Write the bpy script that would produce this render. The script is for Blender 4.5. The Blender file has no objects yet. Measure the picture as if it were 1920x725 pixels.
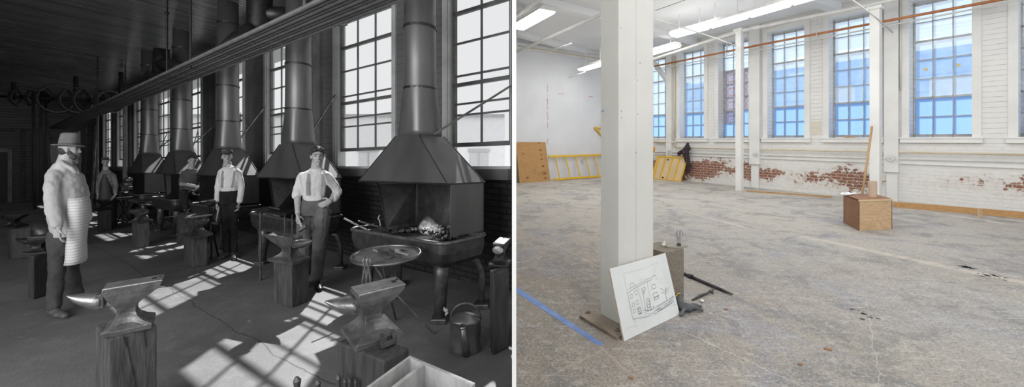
import bpy, math, random
from mathutils import Vector, Matrix
random.seed(7)
SC = bpy.context.scene
COL = SC.collection
F = 720.0; CX = 964.0; HZ = 262.0; CAMZ = 1.5
K = 50.0 / 720.0            # fall of the old workshop's floor, away from the camera
UL = Vector((-0.8233, 0.5676, 0)); NL = Vector((0.5676, 0.8233, 0)); OL = Vector((0, 4.6, 0))
UR = Vector((-0.5249, 0.8512, 0)); NR = Vector((0.8512, 0.5249, 0)); OR_ = Vector((13.0, 0, 0))
FR = 0.2                    # floor level of the right-hand room
CEIL = 4.6

def P(px, py, D):
    return Vector(((px - CX) * D / F, D, CAMZ + (HZ - py) * D / F))
def Dz(py, z):              # depth at which a point of height z is seen on row py
    return F * (CAMZ - z) / (py - HZ)
def PZ(px, py, z):
    return P(px, py, Dz(py, z))
def GL(px, py):
    D = 1080.0 / (py - 312.0)
    return Vector(((px - CX) * D / F, D, -K * D))
def GR(px, py):
    D = F * (CAMZ - FR) / (py - HZ)
    return Vector(((px - CX) * D / F, D, FR))
def S(v):                   # point given over the sloping floor
    return Vector((v[0], v[1], v[2] - K * v[1]))
def LW(s, t, z):
    p = OL + UL * s + NL * t
    if p.x > -.0095: p.x = -.0095      # the partition ends the workshop here
    return Vector((p.x, p.y, z - K * p.y))
def sL(px):
    return (4802.4 / (px + 80.0) - 4.6) / 0.5676
def RW(s, t, z):
    p = OR_ + UR * s + NR * t
    return Vector((p.x, p.y, z))
def sR(px):
    return 9360.0 / (px - 520.0) / 0.8512

# ---------------------------------------------------------------- mesh builder
class MB:
    def __init__(self): self.v = []; self.f = []; self.m = []
    def add(self, vs, fs, mi=0):
        b = len(self.v); self.v += [Vector(p) for p in vs]
        self.f += [tuple(b + i for i in q) for q in fs]; self.m += [mi] * len(fs)
        return self
    def hexa(self, b4, t4, mi=0):
        return self.add(list(b4) + list(t4), [(3,2,1,0),(4,5,6,7),(0,1,5,4),(1,2,6,5),(2,3,7,6),(3,0,4,7)], mi)
    def box(self, x0, x1, y0, y1, z0, z1, T=None, mi=0):
        T = T or (lambda x, y, z: Vector((x, y, z)))
        return self.hexa([T(x0,y0,z0),T(x1,y0,z0),T(x1,y1,z0),T(x0,y1,z0)], [T(x0,y0,z1),T(x1,y0,z1),T(x1,y1,z1),T(x0,y1,z1)], mi)
    def bar(self, a, b, w, h, up=(0,0,1), mi=0):
        a, b = Vector(a), Vector(b); d = (b - a).normalized(); up = Vector(up)
        s = d.cross(up)
        if s.length < 1e-3: s = d.cross(Vector((1,0,0)))
        s.normalize(); u = s.cross(d).normalized(); s *= w/2; u *= h/2
        return self.hexa([a-s-u, a+s-u, b+s-u, b-s-u], [a-s+u, a+s+u, b+s+u, b-s+u], mi)
    def loft(self, rings, mi=0, caps=True):
        n = len(rings[0]); vs = [p for r in rings for p in r]; fs = []
        for i in range(len(rings)-1):
            for j in range(n):
                k = (j+1) % n
                fs.append((i*n+j, i*n+k, (i+1)*n+k, (i+1)*n+j))
        if caps:
            fs.append(tuple(reversed(range(n)))); fs.append(tuple((len(rings)-1)*n + j for j in range(n)))
        return self.add(vs, fs, mi)
    def tube(self, pts, r, n=10, mi=0, caps=True):
        pts = [Vector(p) for p in pts]
        if not isinstance(r, (list, tuple)): r = [r]*len(pts)
        rings = []; pu = None
        for i, p in enumerate(pts):
            d = (pts[min(i+1, len(pts)-1)] - pts[max(i-1, 0)])
            d = d.normalized() if d.length > 1e-9 else Vector((0,0,1))
            if pu is None:
                pu = Vector((0,0,1)) if abs(d.z) < .9 else Vector((1,0,0))
            s = d.cross(pu).normalized(); u = s.cross(d).normalized(); pu = u
            rings.append([p + (s*math.cos(2*math.pi*k/n) + u*math.sin(2*math.pi*k/n))*r[i] for k in range(n)])
        return self.loft(rings, mi, caps)
    def ball(self, c, rx, ry=None, rz=None, ax=None, n=14, mi=0):
        ry = rx if ry is None else ry; rz = rx if rz is None else rz
        ax = ax or (Vector((1,0,0)), Vector((0,1,0)), Vector((0,0,1)))
        c = Vector(c); rings = []; m = max(6, n//2+1)
        for i in range(1, m):
            a = math.pi*i/m
            rings.append([c + ax[0]*rx*math.sin(a)*math.cos(2*math.pi*k/n) + ax[1]*ry*math.sin(a)*math.sin(2*math.pi*k/n) - ax[2]*rz*math.cos(a) for k in range(n)])
        vs = [p for r in rings for p in r] + [c - ax[2]*rz, c + ax[2]*rz]; fs = []
        R = len(rings)
        for i in range(R-1):
            for j in range(n):
                k = (j+1) % n; fs.append((i*n+j, i*n+k, (i+1)*n+k, (i+1)*n+j))
        for j in range(n):
            k = (j+1) % n
            fs.append((k, j, R*n)); fs.append(((R-1)*n+j, (R-1)*n+k, R*n+1))
        return self.add(vs, fs, mi)
    def cap(self, a, b, ra, rb=None, n=12):   # closed tapered limb
        rb = ra if rb is None else rb
        a, b = Vector(a), Vector(b); d = (b-a); L = max(d.length, 1e-5); d = d/L
        pts = []; rs = []
        for t in (-1, -.8, -.5, 0): pts.append(a + d*ra*t); rs.append(max(ra*math.sqrt(max(0, 1-t*t)), 1e-4))
        for t in (0, .5, .8, 1): pts.append(b + d*rb*t); rs.append(max(rb*math.sqrt(max(0, 1-t*t)), 1e-4))
        return self.tube(pts, rs, n)
    def lathe(self, c, prof, n=24, mi=0, ax=None):
        ax = ax or (Vector((1,0,0)), Vector((0,1,0)), Vector((0,0,1))); c = Vector(c)
        return self.loft([[c + (ax[0]*math.cos(2*math.pi*k/n) + ax[1]*math.sin(2*math.pi*k/n))*max(r,1e-4) + ax[2]*z for k in range(n)] for r, z in prof], mi)
    def build(self, name, mat, parent=None, smooth=False, bevel=0, remesh=0, disp=0, dsize=.1, sub=0, label=None, world=False):
        me = bpy.data.meshes.new(name)
        vs = self.v
        if parent is None and vs and not world:
            lo = [min(p[i] for p in vs) for i in range(3)]; hi = [max(p[i] for p in vs) for i in range(3)]
            org = Vector(((lo[0]+hi[0])/2, (lo[1]+hi[1])/2, lo[2]))
        else: org = Vector((0,0,0))
        me.from_pydata([tuple(p - org) for p in vs], [], self.f)
        for m_ in (mat if isinstance(mat, (list, tuple)) else [mat]): me.materials.append(m_)
        for p, mi in zip(me.polygons, self.m): p.material_index = mi; p.use_smooth = smooth
        me.validate(); me.update()
        o = bpy.data.objects.new(name, me); COL.objects.link(o)
        if parent is not None:
            o.parent = parent; o.matrix_parent_inverse = root_mat(parent).inverted()
        else: o.location = org
        if remesh:
            md = o.modifiers.new('r', 'REMESH'); md.mode = 'VOXEL'; md.voxel_size = remesh; md.use_smooth_shade = True
            md = o.modifiers.new('s', 'SMOOTH'); md.factor = .5; md.iterations = 4
        if bevel:
            md = o.modifiers.new('b', 'BEVEL'); md.width = bevel; md.segments = 2; md.limit_method = 'ANGLE'
        if sub:
            md = o.modifiers.new('u', 'SUBSURF'); md.levels = sub; md.render_levels = sub
        if disp:
            t = bpy.data.textures.get('wr%g' % dsize)
            if not t:
                t = bpy.data.textures.new('wr%g' % dsize, 'CLOUDS'); t.noise_scale = dsize; t.noise_depth = 1
            md = o.modifiers.new('d', 'DISPLACE'); md.texture = t; md.strength = disp; md.mid_level = .5; md.texture_coords = 'LOCAL'
        if label: o['label'] = label
        return o
def root_mat(o):
    m = Matrix.Translation(o.location)
    if o.parent is not None and o.parent.type == 'EMPTY' and o.type == 'MESH': return Matrix.Translation(o.parent.location) @ o.matrix_parent_inverse @ m
    return m
def tag(o, label, cat, group=None, kind=None):
    o['label'] = label; o['category'] = cat
    if group: o['group'] = group
    if kind: o['kind'] = kind
    return o
def thing(name, loc, label, cat, group=None):
    o = bpy.data.objects.new(name, None); COL.objects.link(o); o.location = loc; o.empty_display_size = .1
    return tag(o, label, cat, group)
def struct(o): o['kind'] = 'structure'; return o

# ---------------------------------------------------------------- materials
def newmat(name):
    m = bpy.data.materials.new(name); m.use_nodes = True
    nt = m.node_tree; return m, nt, nt.nodes['Principled BSDF']
def link(nt, a, b): nt.links.new(a, b)
def g(v): return (v, v, v)
def mat(name, c1, c2=None, rough=.6, metal=0, scale=8, bump=0, bscale=40, stretch=(1,1,1), detail=4, spec=.5, contrast=(.35,.65)):
    m, nt, b = newmat(name)
    if not isinstance(c1, tuple): c1 = g(c1)
    if c2 is not None and not isinstance(c2, tuple): c2 = g(c2)
    b.inputs['Roughness'].default_value = rough; b.inputs['Metallic'].default_value = metal
    b.inputs['Specular IOR Level'].default_value = spec
    tc = nt.nodes.new('ShaderNodeTexCoord'); mp = nt.nodes.new('ShaderNodeMapping'); mp.inputs['Scale'].default_value = stretch
    link(nt, tc.outputs['Object'], mp.inputs[0])
    c2 = c2 or tuple(x*.8 for x in c1)
    n = nt.nodes.new('ShaderNodeTexNoise'); n.inputs['Scale'].default_value = scale; n.inputs['Detail'].default_value = detail
    link(nt, mp.outputs[0], n.inputs['Vector'])
    r = nt.nodes.new('ShaderNodeValToRGB'); r.color_ramp.elements[0].position = contrast[0]; r.color_ramp.elements[1].position = contrast[1]
    r.color_ramp.elements[0].color = (*c1, 1); r.color_ramp.elements[1].color = (*c2, 1)
    link(nt, n.outputs['Fac'], r.inputs[0]); link(nt, r.outputs[0], b.inputs['Base Color'])
    if bump:
        n2 = nt.nodes.new('ShaderNodeTexNoise'); n2.inputs['Scale'].default_value = bscale; n2.inputs['Detail'].default_value = 3
        link(nt, mp.outputs[0], n2.inputs['Vector'])
        bp = nt.nodes.new('ShaderNodeBump'); bp.inputs['Strength'].default_value = bump; bp.inputs['Distance'].default_value = .01
        link(nt, n2.outputs['Fac'], bp.inputs['Height']); link(nt, bp.outputs[0], b.inputs['Normal'])
    return m
def emis(name, c, s):
    m, nt, b = newmat(name); b.inputs['Base Color'].default_value = (*c, 1)
    b.inputs['Emission Color'].default_value = (*c, 1); b.inputs['Emission Strength'].default_value = s
    return m
class NT:                    # short-hand for node maths
    def __init__(self, nt): self.nt = nt
    def val(self, x, sock):
        if isinstance(x, (int, float)): sock.default_value = x
        elif isinstance(x, tuple): sock.default_value = x if len(x) == 4 else (*x, 1)
        else: self.nt.links.new(x, sock)
    def m(self, op, a, b=0, c=None, clamp=False):
        n = self.nt.nodes.new('ShaderNodeMath'); n.operation = op; n.use_clamp = clamp
        self.val(a, n.inputs[0]); self.val(b, n.inputs[1])
        if c is not None: self.val(c, n.inputs[2])
        return n.outputs[0]
    def mix(self, f, a, b, mode='MIX'):
        n = self.nt.nodes.new('ShaderNodeMix'); n.data_type = 'RGBA'; n.blend_type = mode
        self.val(f, n.inputs[0]); self.val(a, n.inputs[6]); self.val(b, n.inputs[7]); return n.outputs[2]
    def noise(self, vec, scale, detail=4, rough=.5, dist=0):
        n = self.nt.nodes.new('ShaderNodeTexNoise'); n.inputs['Scale'].default_value = scale; n.inputs['Detail'].default_value = detail
        n.inputs['Roughness'].default_value = rough; n.inputs['Distortion'].default_value = dist
        self.nt.links.new(vec, n.inputs['Vector']); return n.outputs['Fac']
    def step(self, x, a, b):
        n = self.nt.nodes.new('ShaderNodeMapRange'); n.inputs[1].default_value = a; n.inputs[2].default_value = b
        self.nt.links.new(x, n.inputs[0]); return n.outputs[0]
    def comb(self, x, y, z):
        n = self.nt.nodes.new('ShaderNodeCombineXYZ')
        for i, q in enumerate((x, y, z)): self.val(q, n.inputs[i])
        return n.outputs[0]
    def coords(self):
        tc = self.nt.nodes.new('ShaderNodeTexCoord'); s = self.nt.nodes.new('ShaderNodeSeparateXYZ')
        self.nt.links.new(tc.outputs['Object'], s.inputs[0]); return tc.outputs['Object'], s.outputs[0], s.outputs[1], s.outputs[2]
    def mapped(self, vec, scale=(1,1,1), rot=0):
        n = self.nt.nodes.new('ShaderNodeMapping'); n.inputs['Scale'].default_value = scale; n.inputs['Rotation'].default_value = (0,0,rot)
        self.nt.links.new(vec, n.inputs[0]); return n.outputs[0]
    def bump(self, h, bsdf, strength=.3, dist=.01):
        n = self.nt.nodes.new('ShaderNodeBump'); n.inputs['Strength'].default_value = strength; n.inputs['Distance'].default_value = dist
        self.nt.links.new(h, n.inputs['Height']); self.nt.links.new(n.outputs[0], bsdf.inputs['Normal'])
    def brick(self, vec, w, h, c1=(1,1,1,1), c2=(.8,.8,.8,1), mo=(0,0,0,1), ms=.012):
        n = self.nt.nodes.new('ShaderNodeTexBrick'); n.inputs['Scale'].default_value = 1; n.inputs['Brick Width'].default_value = w
        n.inputs['Row Height'].default_value = h; n.inputs['Mortar Size'].default_value = ms; n.inputs['Mortar Smooth'].default_value = .3
        n.inputs['Color1'].default_value = c1; n.inputs['Color2'].default_value = c2; n.inputs['Mortar'].default_value = mo
        self.nt.links.new(vec, n.inputs['Vector']); return n.outputs['Color'], n.outputs['Fac']

def rotated_frame_object(mb, name, mt, O, U):
    """mesh whose own axes run along a wall, so that its bricks and boards follow it"""
    ang = math.atan2(U.y, U.x); R = Matrix.Rotation(ang, 4, 'Z'); M = Matrix.Translation(O) @ R; Mi = M.inverted()
    me = bpy.data.meshes.new(name); me.from_pydata([tuple(Mi @ p) for p in mb.v], [], mb.f)
    for m_ in (mt if isinstance(mt, (list, tuple)) else [mt]): me.materials.append(m_)
    for p, mi in zip(me.polygons, mb.m): p.material_index = mi
    o = bpy.data.objects.new(name, me); COL.objects.link(o); o.matrix_world = M
    return o

M = {}
# old workshop: a monochrome place
M['iron'] = mat('iron', .09, .16, .42, .6, 14, .25, 60)
M['irondark'] = mat('irondark', .010, .022, .5, .3, 12, .25, 50)
M['hearthiron'] = mat('hearthiron', .045, .09, .4, .5, 10, .2, 50)
M['ironface'] = mat('ironface', .34, .5, .38, .7, 20, .3, 70)
M['horn'] = mat('horn', .22, .45, .32, .8, 9, .15, 50)
M['anvilmid'] = mat('anvilmid', .10, .18, .45, .5, 14, .3, 60)
M['sheet'] = mat('sheet', .085, .13, .5, .45, 2.5, .1, 9, (1,1,.4))
M['sheetlow'] = mat('sheetlow', .03, .06, .4, .5, 4, .15, 9)
M['stackmetal'] = mat('stackmetal', .13, .2, .42, .55, 3, .08, 6, (1,1,.3))
M['timber'] = mat('timber', .045, .095, .75, 0, 9, .5, 30, (3,3,.5))
M['timberdark'] = mat('timberdark', .03, .06, .75, 0, 9, .5, 30, (3,3,.5))
M['trimgrey'] = mat('trimgrey', .12, .17, .55, 0, 5, .1, 30)
M['sash'] = mat('sash', .1, .14, .5, 0, 5)
M['reveal'] = mat('reveal', .42, .5, .6, 0, 5)
M['skin'] = mat('skin', .38, .44, .55, 0, 20, .1, 60)
M['skindark'] = mat('skindark', .2, .27, .55, 0, 20, .1, 60)
M['hair'] = mat('hair', .025, .05, .6, 0, 30, .6, 90, (2,2,.5))
M['beard'] = mat('beard', .045, .12, .7, 0, 60, .8, 120, (2,2,.5))
M['eye'] = mat('eye', .02, .03, .3)
M['coat'] = mat('coat', .36, .46, .85, 0, 6, .35, 26)
M['shirt'] = mat('shirt', .62, .72, .85, 0, 6, .25, 30)
M['shirtgrey'] = mat('shirtgrey', .5, .6, .85, 0, 5, .25, 30)
M['workshirt'] = mat('workshirt', .09, .13, .85, 0, 6, .3, 26)
M['jacketgrey'] = mat('jacketgrey', .2, .27, .85, 0, 6, .3, 26)
M['trousers'] = mat('trousers', .055, .09, .85, 0, 5, .35, 24)
M['trousersblack'] = mat('trousersblack', .018, .03, .85, 0, 5, .3, 24)
M['trousersmid'] = mat('trousersmid', .1, .16, .85, 0, 5, .4, 24)
M['felt'] = mat('felt', .13, .19, .9, 0, 10, .2, 40)
M['capcloth'] = mat('capcloth', .05, .08, .85, 0, 10, .2, 40)
M['shoe'] = mat('shoe', .025, .045, .4, 0, 10, .2, 40)
M['shoebrown'] = mat('shoebrown', .07, .12, .5, 0, 10, .2, 40)
M['bibdark'] = mat('bibdark', .045, .06, .6, 0, 6, .3, 20)
M['strap'] = mat('strap', .28, .36, .8)
M['coal'] = mat('coal', .01, .03, .5, 0, 30, .8, 80)
M['galv'] = mat('galv', .14, .3, .35, .75, 7, .1, 20)
M['paleiron'] = mat('paleiron', .5, .6, .4, .6, 10)
M['palewood'] = mat('palewood', .34, .5, .7, 0, 6, .3, 40, (3,3,1))
def apron_mat():
    m, nt, b = newmat('apron'); n = NT(nt); v, x, y, z = n.coords()
    f = n.m('FRACT', n.m('DIVIDE', n.m('ADD', z, n.m('MULTIPLY', n.noise(v, 5), .03)), .029))
    s = n.step(n.m('ABSOLUTE', n.m('SUBTRACT', f, .5)), .0, .16)
    st = n.step(n.noise(v, 4, 5), .55, .75)
    c = n.mix(s, (.36,.36,.36), (.68,.68,.68)); c = n.mix(n.m('MULTIPLY', st, .45), c, (.22,.22,.22))
    link(nt, c, b.inputs['Base Color']); b.inputs['Roughness'].default_value = .9
    n.bump(n.noise(v, 18), b, .5, .01); return m
M['apron'] = apron_mat()
def stone_floor():
    m, nt, b = newmat('old_floor'); n = NT(nt); v, x, y, z = n.coords()
    a = n.noise(v, .7, 5, .6); c = n.noise(v, 5, 6, .7); d = n.noise(v, 60, 3)
    col = n.mix(n.step(a, .35, .65), (.12,.12,.12), (.21,.21,.21))
    col = n.mix(n.m('MULTIPLY', n.step(c, .5, .75), .5), col, (.28,.28,.28))
    col = n.mix(n.m('MULTIPLY', n.step(d, .62, .72), .3), col, (.35,.35,.35))
    rv = n.mapped(v, (1,1,1), -math.atan2(UL.y, UL.x))
    sp = nt.nodes.new('ShaderNodeSeparateXYZ'); link(nt, rv, sp.inputs[0])
    fr = n.m('FRACT', n.m('DIVIDE', n.m('ADD', sp.outputs[1], n.m('MULTIPLY', n.noise(v, 1.5), .25)), 1.35))
    ln = n.step(fr, .0, .012)
    col = n.mix(ln, (.03,.03,.03), col)
    link(nt, col, b.inputs['Base Color']); b.inputs['Roughness'].default_value = .7
    n.bump(n.m('ADD', n.m('MULTIPLY', c, 1), n.m('MULTIPLY', d, .3)), b, .35, .02); return m
M['oldfloor'] = stone_floor()
def old_wall():
    m, nt, b = newmat('old_wall'); n = NT(nt); v, x, y, z = n.coords()
    bc, bf = n.brick(n.comb(x, z, 0), .22, .075, (.028,.028,.028,1), (.045,.045,.045,1), (.012,.012,.012,1))
    up = n.m('FRACT', n.m('DIVIDE', z, .11)); ln = n.step(up, 0, .08)
    bd = n.mix(ln, (.05,.05,.05), (.13,.13,.13))
    zz = n.m('ADD', z, n.m('MULTIPLY', x, K*.5676))
    f = n.step(zz, 1.02, 1.04)
    link(nt, n.mix(f, bc, bd), b.inputs['Base Color']); b.inputs['Roughness'].default_value = .6
    n.bump(n.m('ADD', n.m('MULTIPLY', n.m('SUBTRACT', 1, f), n.m('SUBTRACT', 1, bf)), n.m('MULTIPLY', f, ln)), b, .4, .01); return m
M['oldwall'] = old_wall()
def boards(name, c1, c2, gap, w, axis='y', rough=.4, bump=.5):
    m, nt, b = newmat(name); n = NT(nt); v, x, y, z = n.coords()
    a = {'x': x, 'y': y, 'z': z}[axis]
    q = n.m('DIVIDE', a, w); fr = n.m('FRACT', q); ln = n.step(n.m('ABSOLUTE', n.m('SUBTRACT', fr, .5)), .5, .41)
    idn = n.noise(n.comb(n.m('FLOOR', q), 3.3, 1.7), 7.3, 0)
    gr = n.noise(n.mapped(v, {'x':(8,.7,1),'y':(.7,8,1),'z':(.7,.7,8)}[axis]), 2, 4, .6)
    col = n.mix(n.step(n.m('ADD', n.m('MULTIPLY', idn, .6), n.m('MULTIPLY', gr, .4)), .35, .65), c1, c2)
    link(nt, n.mix(ln, gap, col), b.inputs['Base Color']); b.inputs['Roughness'].default_value = rough
    rr = n.m('ADD', rough-.12, n.m('MULTIPLY', gr, .25)); link(nt, rr, b.inputs['Roughness'])
    n.bump(n.m('ADD', ln, n.m('MULTIPLY', gr, .3)), b, bump, .01); return m
M['oldceil'] = boards('old_ceiling', g(.12), g(.24), g(.012), .13, 'x', .24, .3)
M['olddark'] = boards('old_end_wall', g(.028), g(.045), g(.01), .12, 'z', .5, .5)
def glass(name, tint=(1,1,1), gloss=.06, diff=0, dcol=(.5,.7,1)):
    m = bpy.data.materials.new(name); m.use_nodes = True; nt = m.node_tree; nt.nodes.remove(nt.nodes['Principled BSDF'])
    out = nt.nodes['Material Output']
    t = nt.nodes.new('ShaderNodeBsdfTransparent'); t.inputs[0].default_value = (*tint, 1)
    gl = nt.nodes.new('ShaderNodeBsdfGlossy'); gl.inputs['Roughness'].default_value = .05
    mx = nt.nodes.new('ShaderNodeMixShader'); mx.inputs[0].default_value = gloss
    link(nt, t.outputs[0], mx.inputs[1]); link(nt, gl.outputs[0], mx.inputs[2]); last = mx
    if diff:
        tr = nt.nodes.new('ShaderNodeBsdfTranslucent'); tr.inputs[0].default_value = (*dcol, 1)
        n = NT(nt); v, x, y, z = n.coords(); q = n.noise(v, 5, 5, .6)
        m2 = nt.nodes.new('ShaderNodeMixShader'); link(nt, n.m('ADD', n.m('MULTIPLY', q, .3), diff - .15, clamp=True), m2.inputs[0])
        link(nt, last.outputs[0], m2.inputs[1]); link(nt, tr.outputs[0], m2.inputs[2]); last = m2
    link(nt, last.outputs[0], out.inputs[0]); return m
M['glassold'] = glass('old_glass', g(.97), .04)
M['glassclear'] = glass('room_glass', (.92,.96,1.0), .04, .2, (.60,.80,1.0))  # blue in both gallery glasses stands in for cool daylight
M['glassfrost'] = glass('frosted_glass', (.72,.84,1.0), .04, .62, (.50,.68,.92))

def cloth(name, c1, c2, rough=.88):
    m, nt, b = newmat(name); n = NT(nt); v, x, y, z = n.coords()
    a = n.noise(v, 5, 4, .6); w_ = n.noise(n.mapped(v, (1,1,.6)), 6, 2, .45, .8); fn = n.noise(v, 120, 2)
    col = n.mix(n.step(a, .35, .7), g(c1), g(c2)); link(nt, col, b.inputs['Base Color']); b.inputs['Roughness'].default_value = rough
    b.inputs['Specular IOR Level'].default_value = .2
    n.bump(n.m('ADD', w_, n.m('MULTIPLY', fn, .03)), b, .55, .045); return m
M['coat'] = cloth('coat', .42, .54); M['shirt'] = cloth('shirt', .74, .84); M['shirtgrey'] = cloth('shirtgrey', .62, .74)
M['workshirt'] = cloth('workshirt', .08, .12); M['jacketgrey'] = cloth('jacketgrey', .2, .27); M['trousers'] = cloth('trousers', .05, .085)
M['trousersblack'] = cloth('trousersblack', .02, .032); M['trousersmid'] = cloth('trousersmid', .1, .16)
# right-hand room
M['white'] = mat('white_paint', (.74,.74,.72), (.82,.82,.80), .5, 0, 2, .12, 30)
M['sashgrey'] = mat('weathered_sash', (.38,.38,.37), (.52,.52,.5), .6, 0, 8)
M['white2'] = mat('white_paint_post', (.60,.60,.57), (.66,.66,.63), .5, 0, 3, .18, 22, contrast=(.3,.7))
M['wallgrey'] = mat('gallery_white', (.66,.67,.69), (.72,.73,.75), .6, 0, 1.2, .05, 20)
M['ceilwhite'] = mat('ceiling_white', (.78,.79,.80), (.84,.85,.86), .6, 0, 1.0, .1, 20)
M['pipewhite'] = mat('white_pipe', (.62,.62,.6), (.74,.74,.72), .45, 0, 5)
M['conduit'] = mat('yellowed_pipe', (.62,.5,.3), (.72,.66,.55), .5, 0, 4, contrast=(.3,.75))
M['copper'] = mat('copper_pipe', (.42,.14,.05), (.58,.24,.1), .4, .3, 3, contrast=(.3,.7))
M['yellow'] = mat('yellow_paint', (.72,.42,.015), (.8,.5,.03), .45, 0, 6)
M['kraft'] = mat('kraft_paper', (.50,.38,.28), (.56,.44,.33), .8, 0, 8)
M['poly'] = mat('clear_plastic', (.75,.77,.8), (.9,.9,.92), .2, 0, 30, .5, 40)
M['stickwood'] = mat('broom_wood', (.42,.26,.13), (.5,.33,.17), .6, 0, 6, stretch=(1,1,.2))
M['concrete'] = mat('block_concrete', (.17,.145,.115), (.25,.22,.18), .9, 0, 60, .5, 120)
M['boardwhite'] = mat('board_white', (.64,.66,.66), (.70,.72,.72), .6, 0, 3, .05, 20)
M['boardedge'] = mat('board_edge', (.45,.33,.22), (.6,.52,.44), .8, 0, 20)
M['pencil'] = mat('pencil_line', (.12,.13,.14), (.22,.23,.24), .8)
M['pencilsoft'] = mat('pencil_smudge', (.36,.38,.39), (.44,.46,.47), .8)
M['rust'] = mat('rusty_plate', (.10,.065,.045), (.24,.19,.15), .8, .1, 10, .4, 40)
M['plate'] = mat('dusty_plate', (.24,.19,.14), (.36,.31,.25), .85, 0, 6, .3, 30)
M['tape'] = mat('blue_tape', (.13,.22,.48), (.2,.3,.55), .7, 0, 12)
M['glove'] = mat('glove_grey', (.06,.065,.07), (.12,.125,.13), .8, 0, 12, .4, 50)
M['blacksteel'] = mat('black_steel', (.035,.035,.04), (.07,.07,.075), .4, .5, 9, .2, 50)
M['wire'] = mat('grey_wire', (.3,.3,.3), (.45,.45,.45), .4, .6, 10)
M['wax'] = mat('wax', (.7,.66,.58), (.8,.77,.7), .5)
M['greyply'] = mat('grey_card', (.22,.21,.18), (.33,.31,.27), .8, 0, 10, .2, 40)
M['chip'] = mat('wood_chip', (.26,.14,.07), (.38,.22,.12), .8)
M['lens'] = emis('tube_light', (1,.99,.96), 6.0)
M['hinge'] = mat('dark_metal', (.03,.03,.03), (.06,.06,.06), .5, .4)
M['orange'] = mat('orange_plastic', (.7,.3,.02), (.8,.36,.03), .5)
M['boxgrey'] = mat('switch_grey', (.45,.45,.44), (.6,.6,.6), .5)

def wood(name, c1, c2, dark, sc=1.0, knots=False, axis=0):
    m, nt, b = newmat(name); n = NT(nt); v, x, y, z = n.coords()
    w = nt.nodes.new('ShaderNodeTexNoise'); 
    mp = n.mapped(v, (2*sc, 2*sc, 9*sc))
    a = n.noise(mp, 1.2, 3, .5, 1.5)
    rings = n.m('FRACT', n.m('MULTIPLY', a, 9)); rr = n.step(n.m('ABSOLUTE', n.m('SUBTRACT', rings, .5)), .1, .5)
    col = n.mix(rr, c1, c2); col = n.mix(n.m('MULTIPLY', n.step(n.noise(v, 3, 3), .55, .7), .35), col, dark)
    link(nt, col, b.inputs['Base Color']); b.inputs['Roughness'].default_value = .6
    n.bump(n.noise(mp, 20), b, .1, .005); return m
M['ply'] = wood('plywood', (.50,.29,.11), (.36,.18,.06), (.28,.13,.04), 1.3)
M['plybrown'] = wood('brown_plywood', (.27,.125,.06), (.19,.085,.04), (.32,.2,.12), .9)
M['plylight'] = wood('light_plywood', (.60,.42,.25), (.50,.33,.19), (.42,.27,.14), .55)
M['birch'] = mat('birch_panel', (.62,.47,.28), (.68,.53,.33), .6, 0, 4, stretch=(1,1,.3))
M['lumber'] = wood('lumber', (.52,.30,.12), (.40,.21,.08), (.3,.15,.06), 1)

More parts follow.
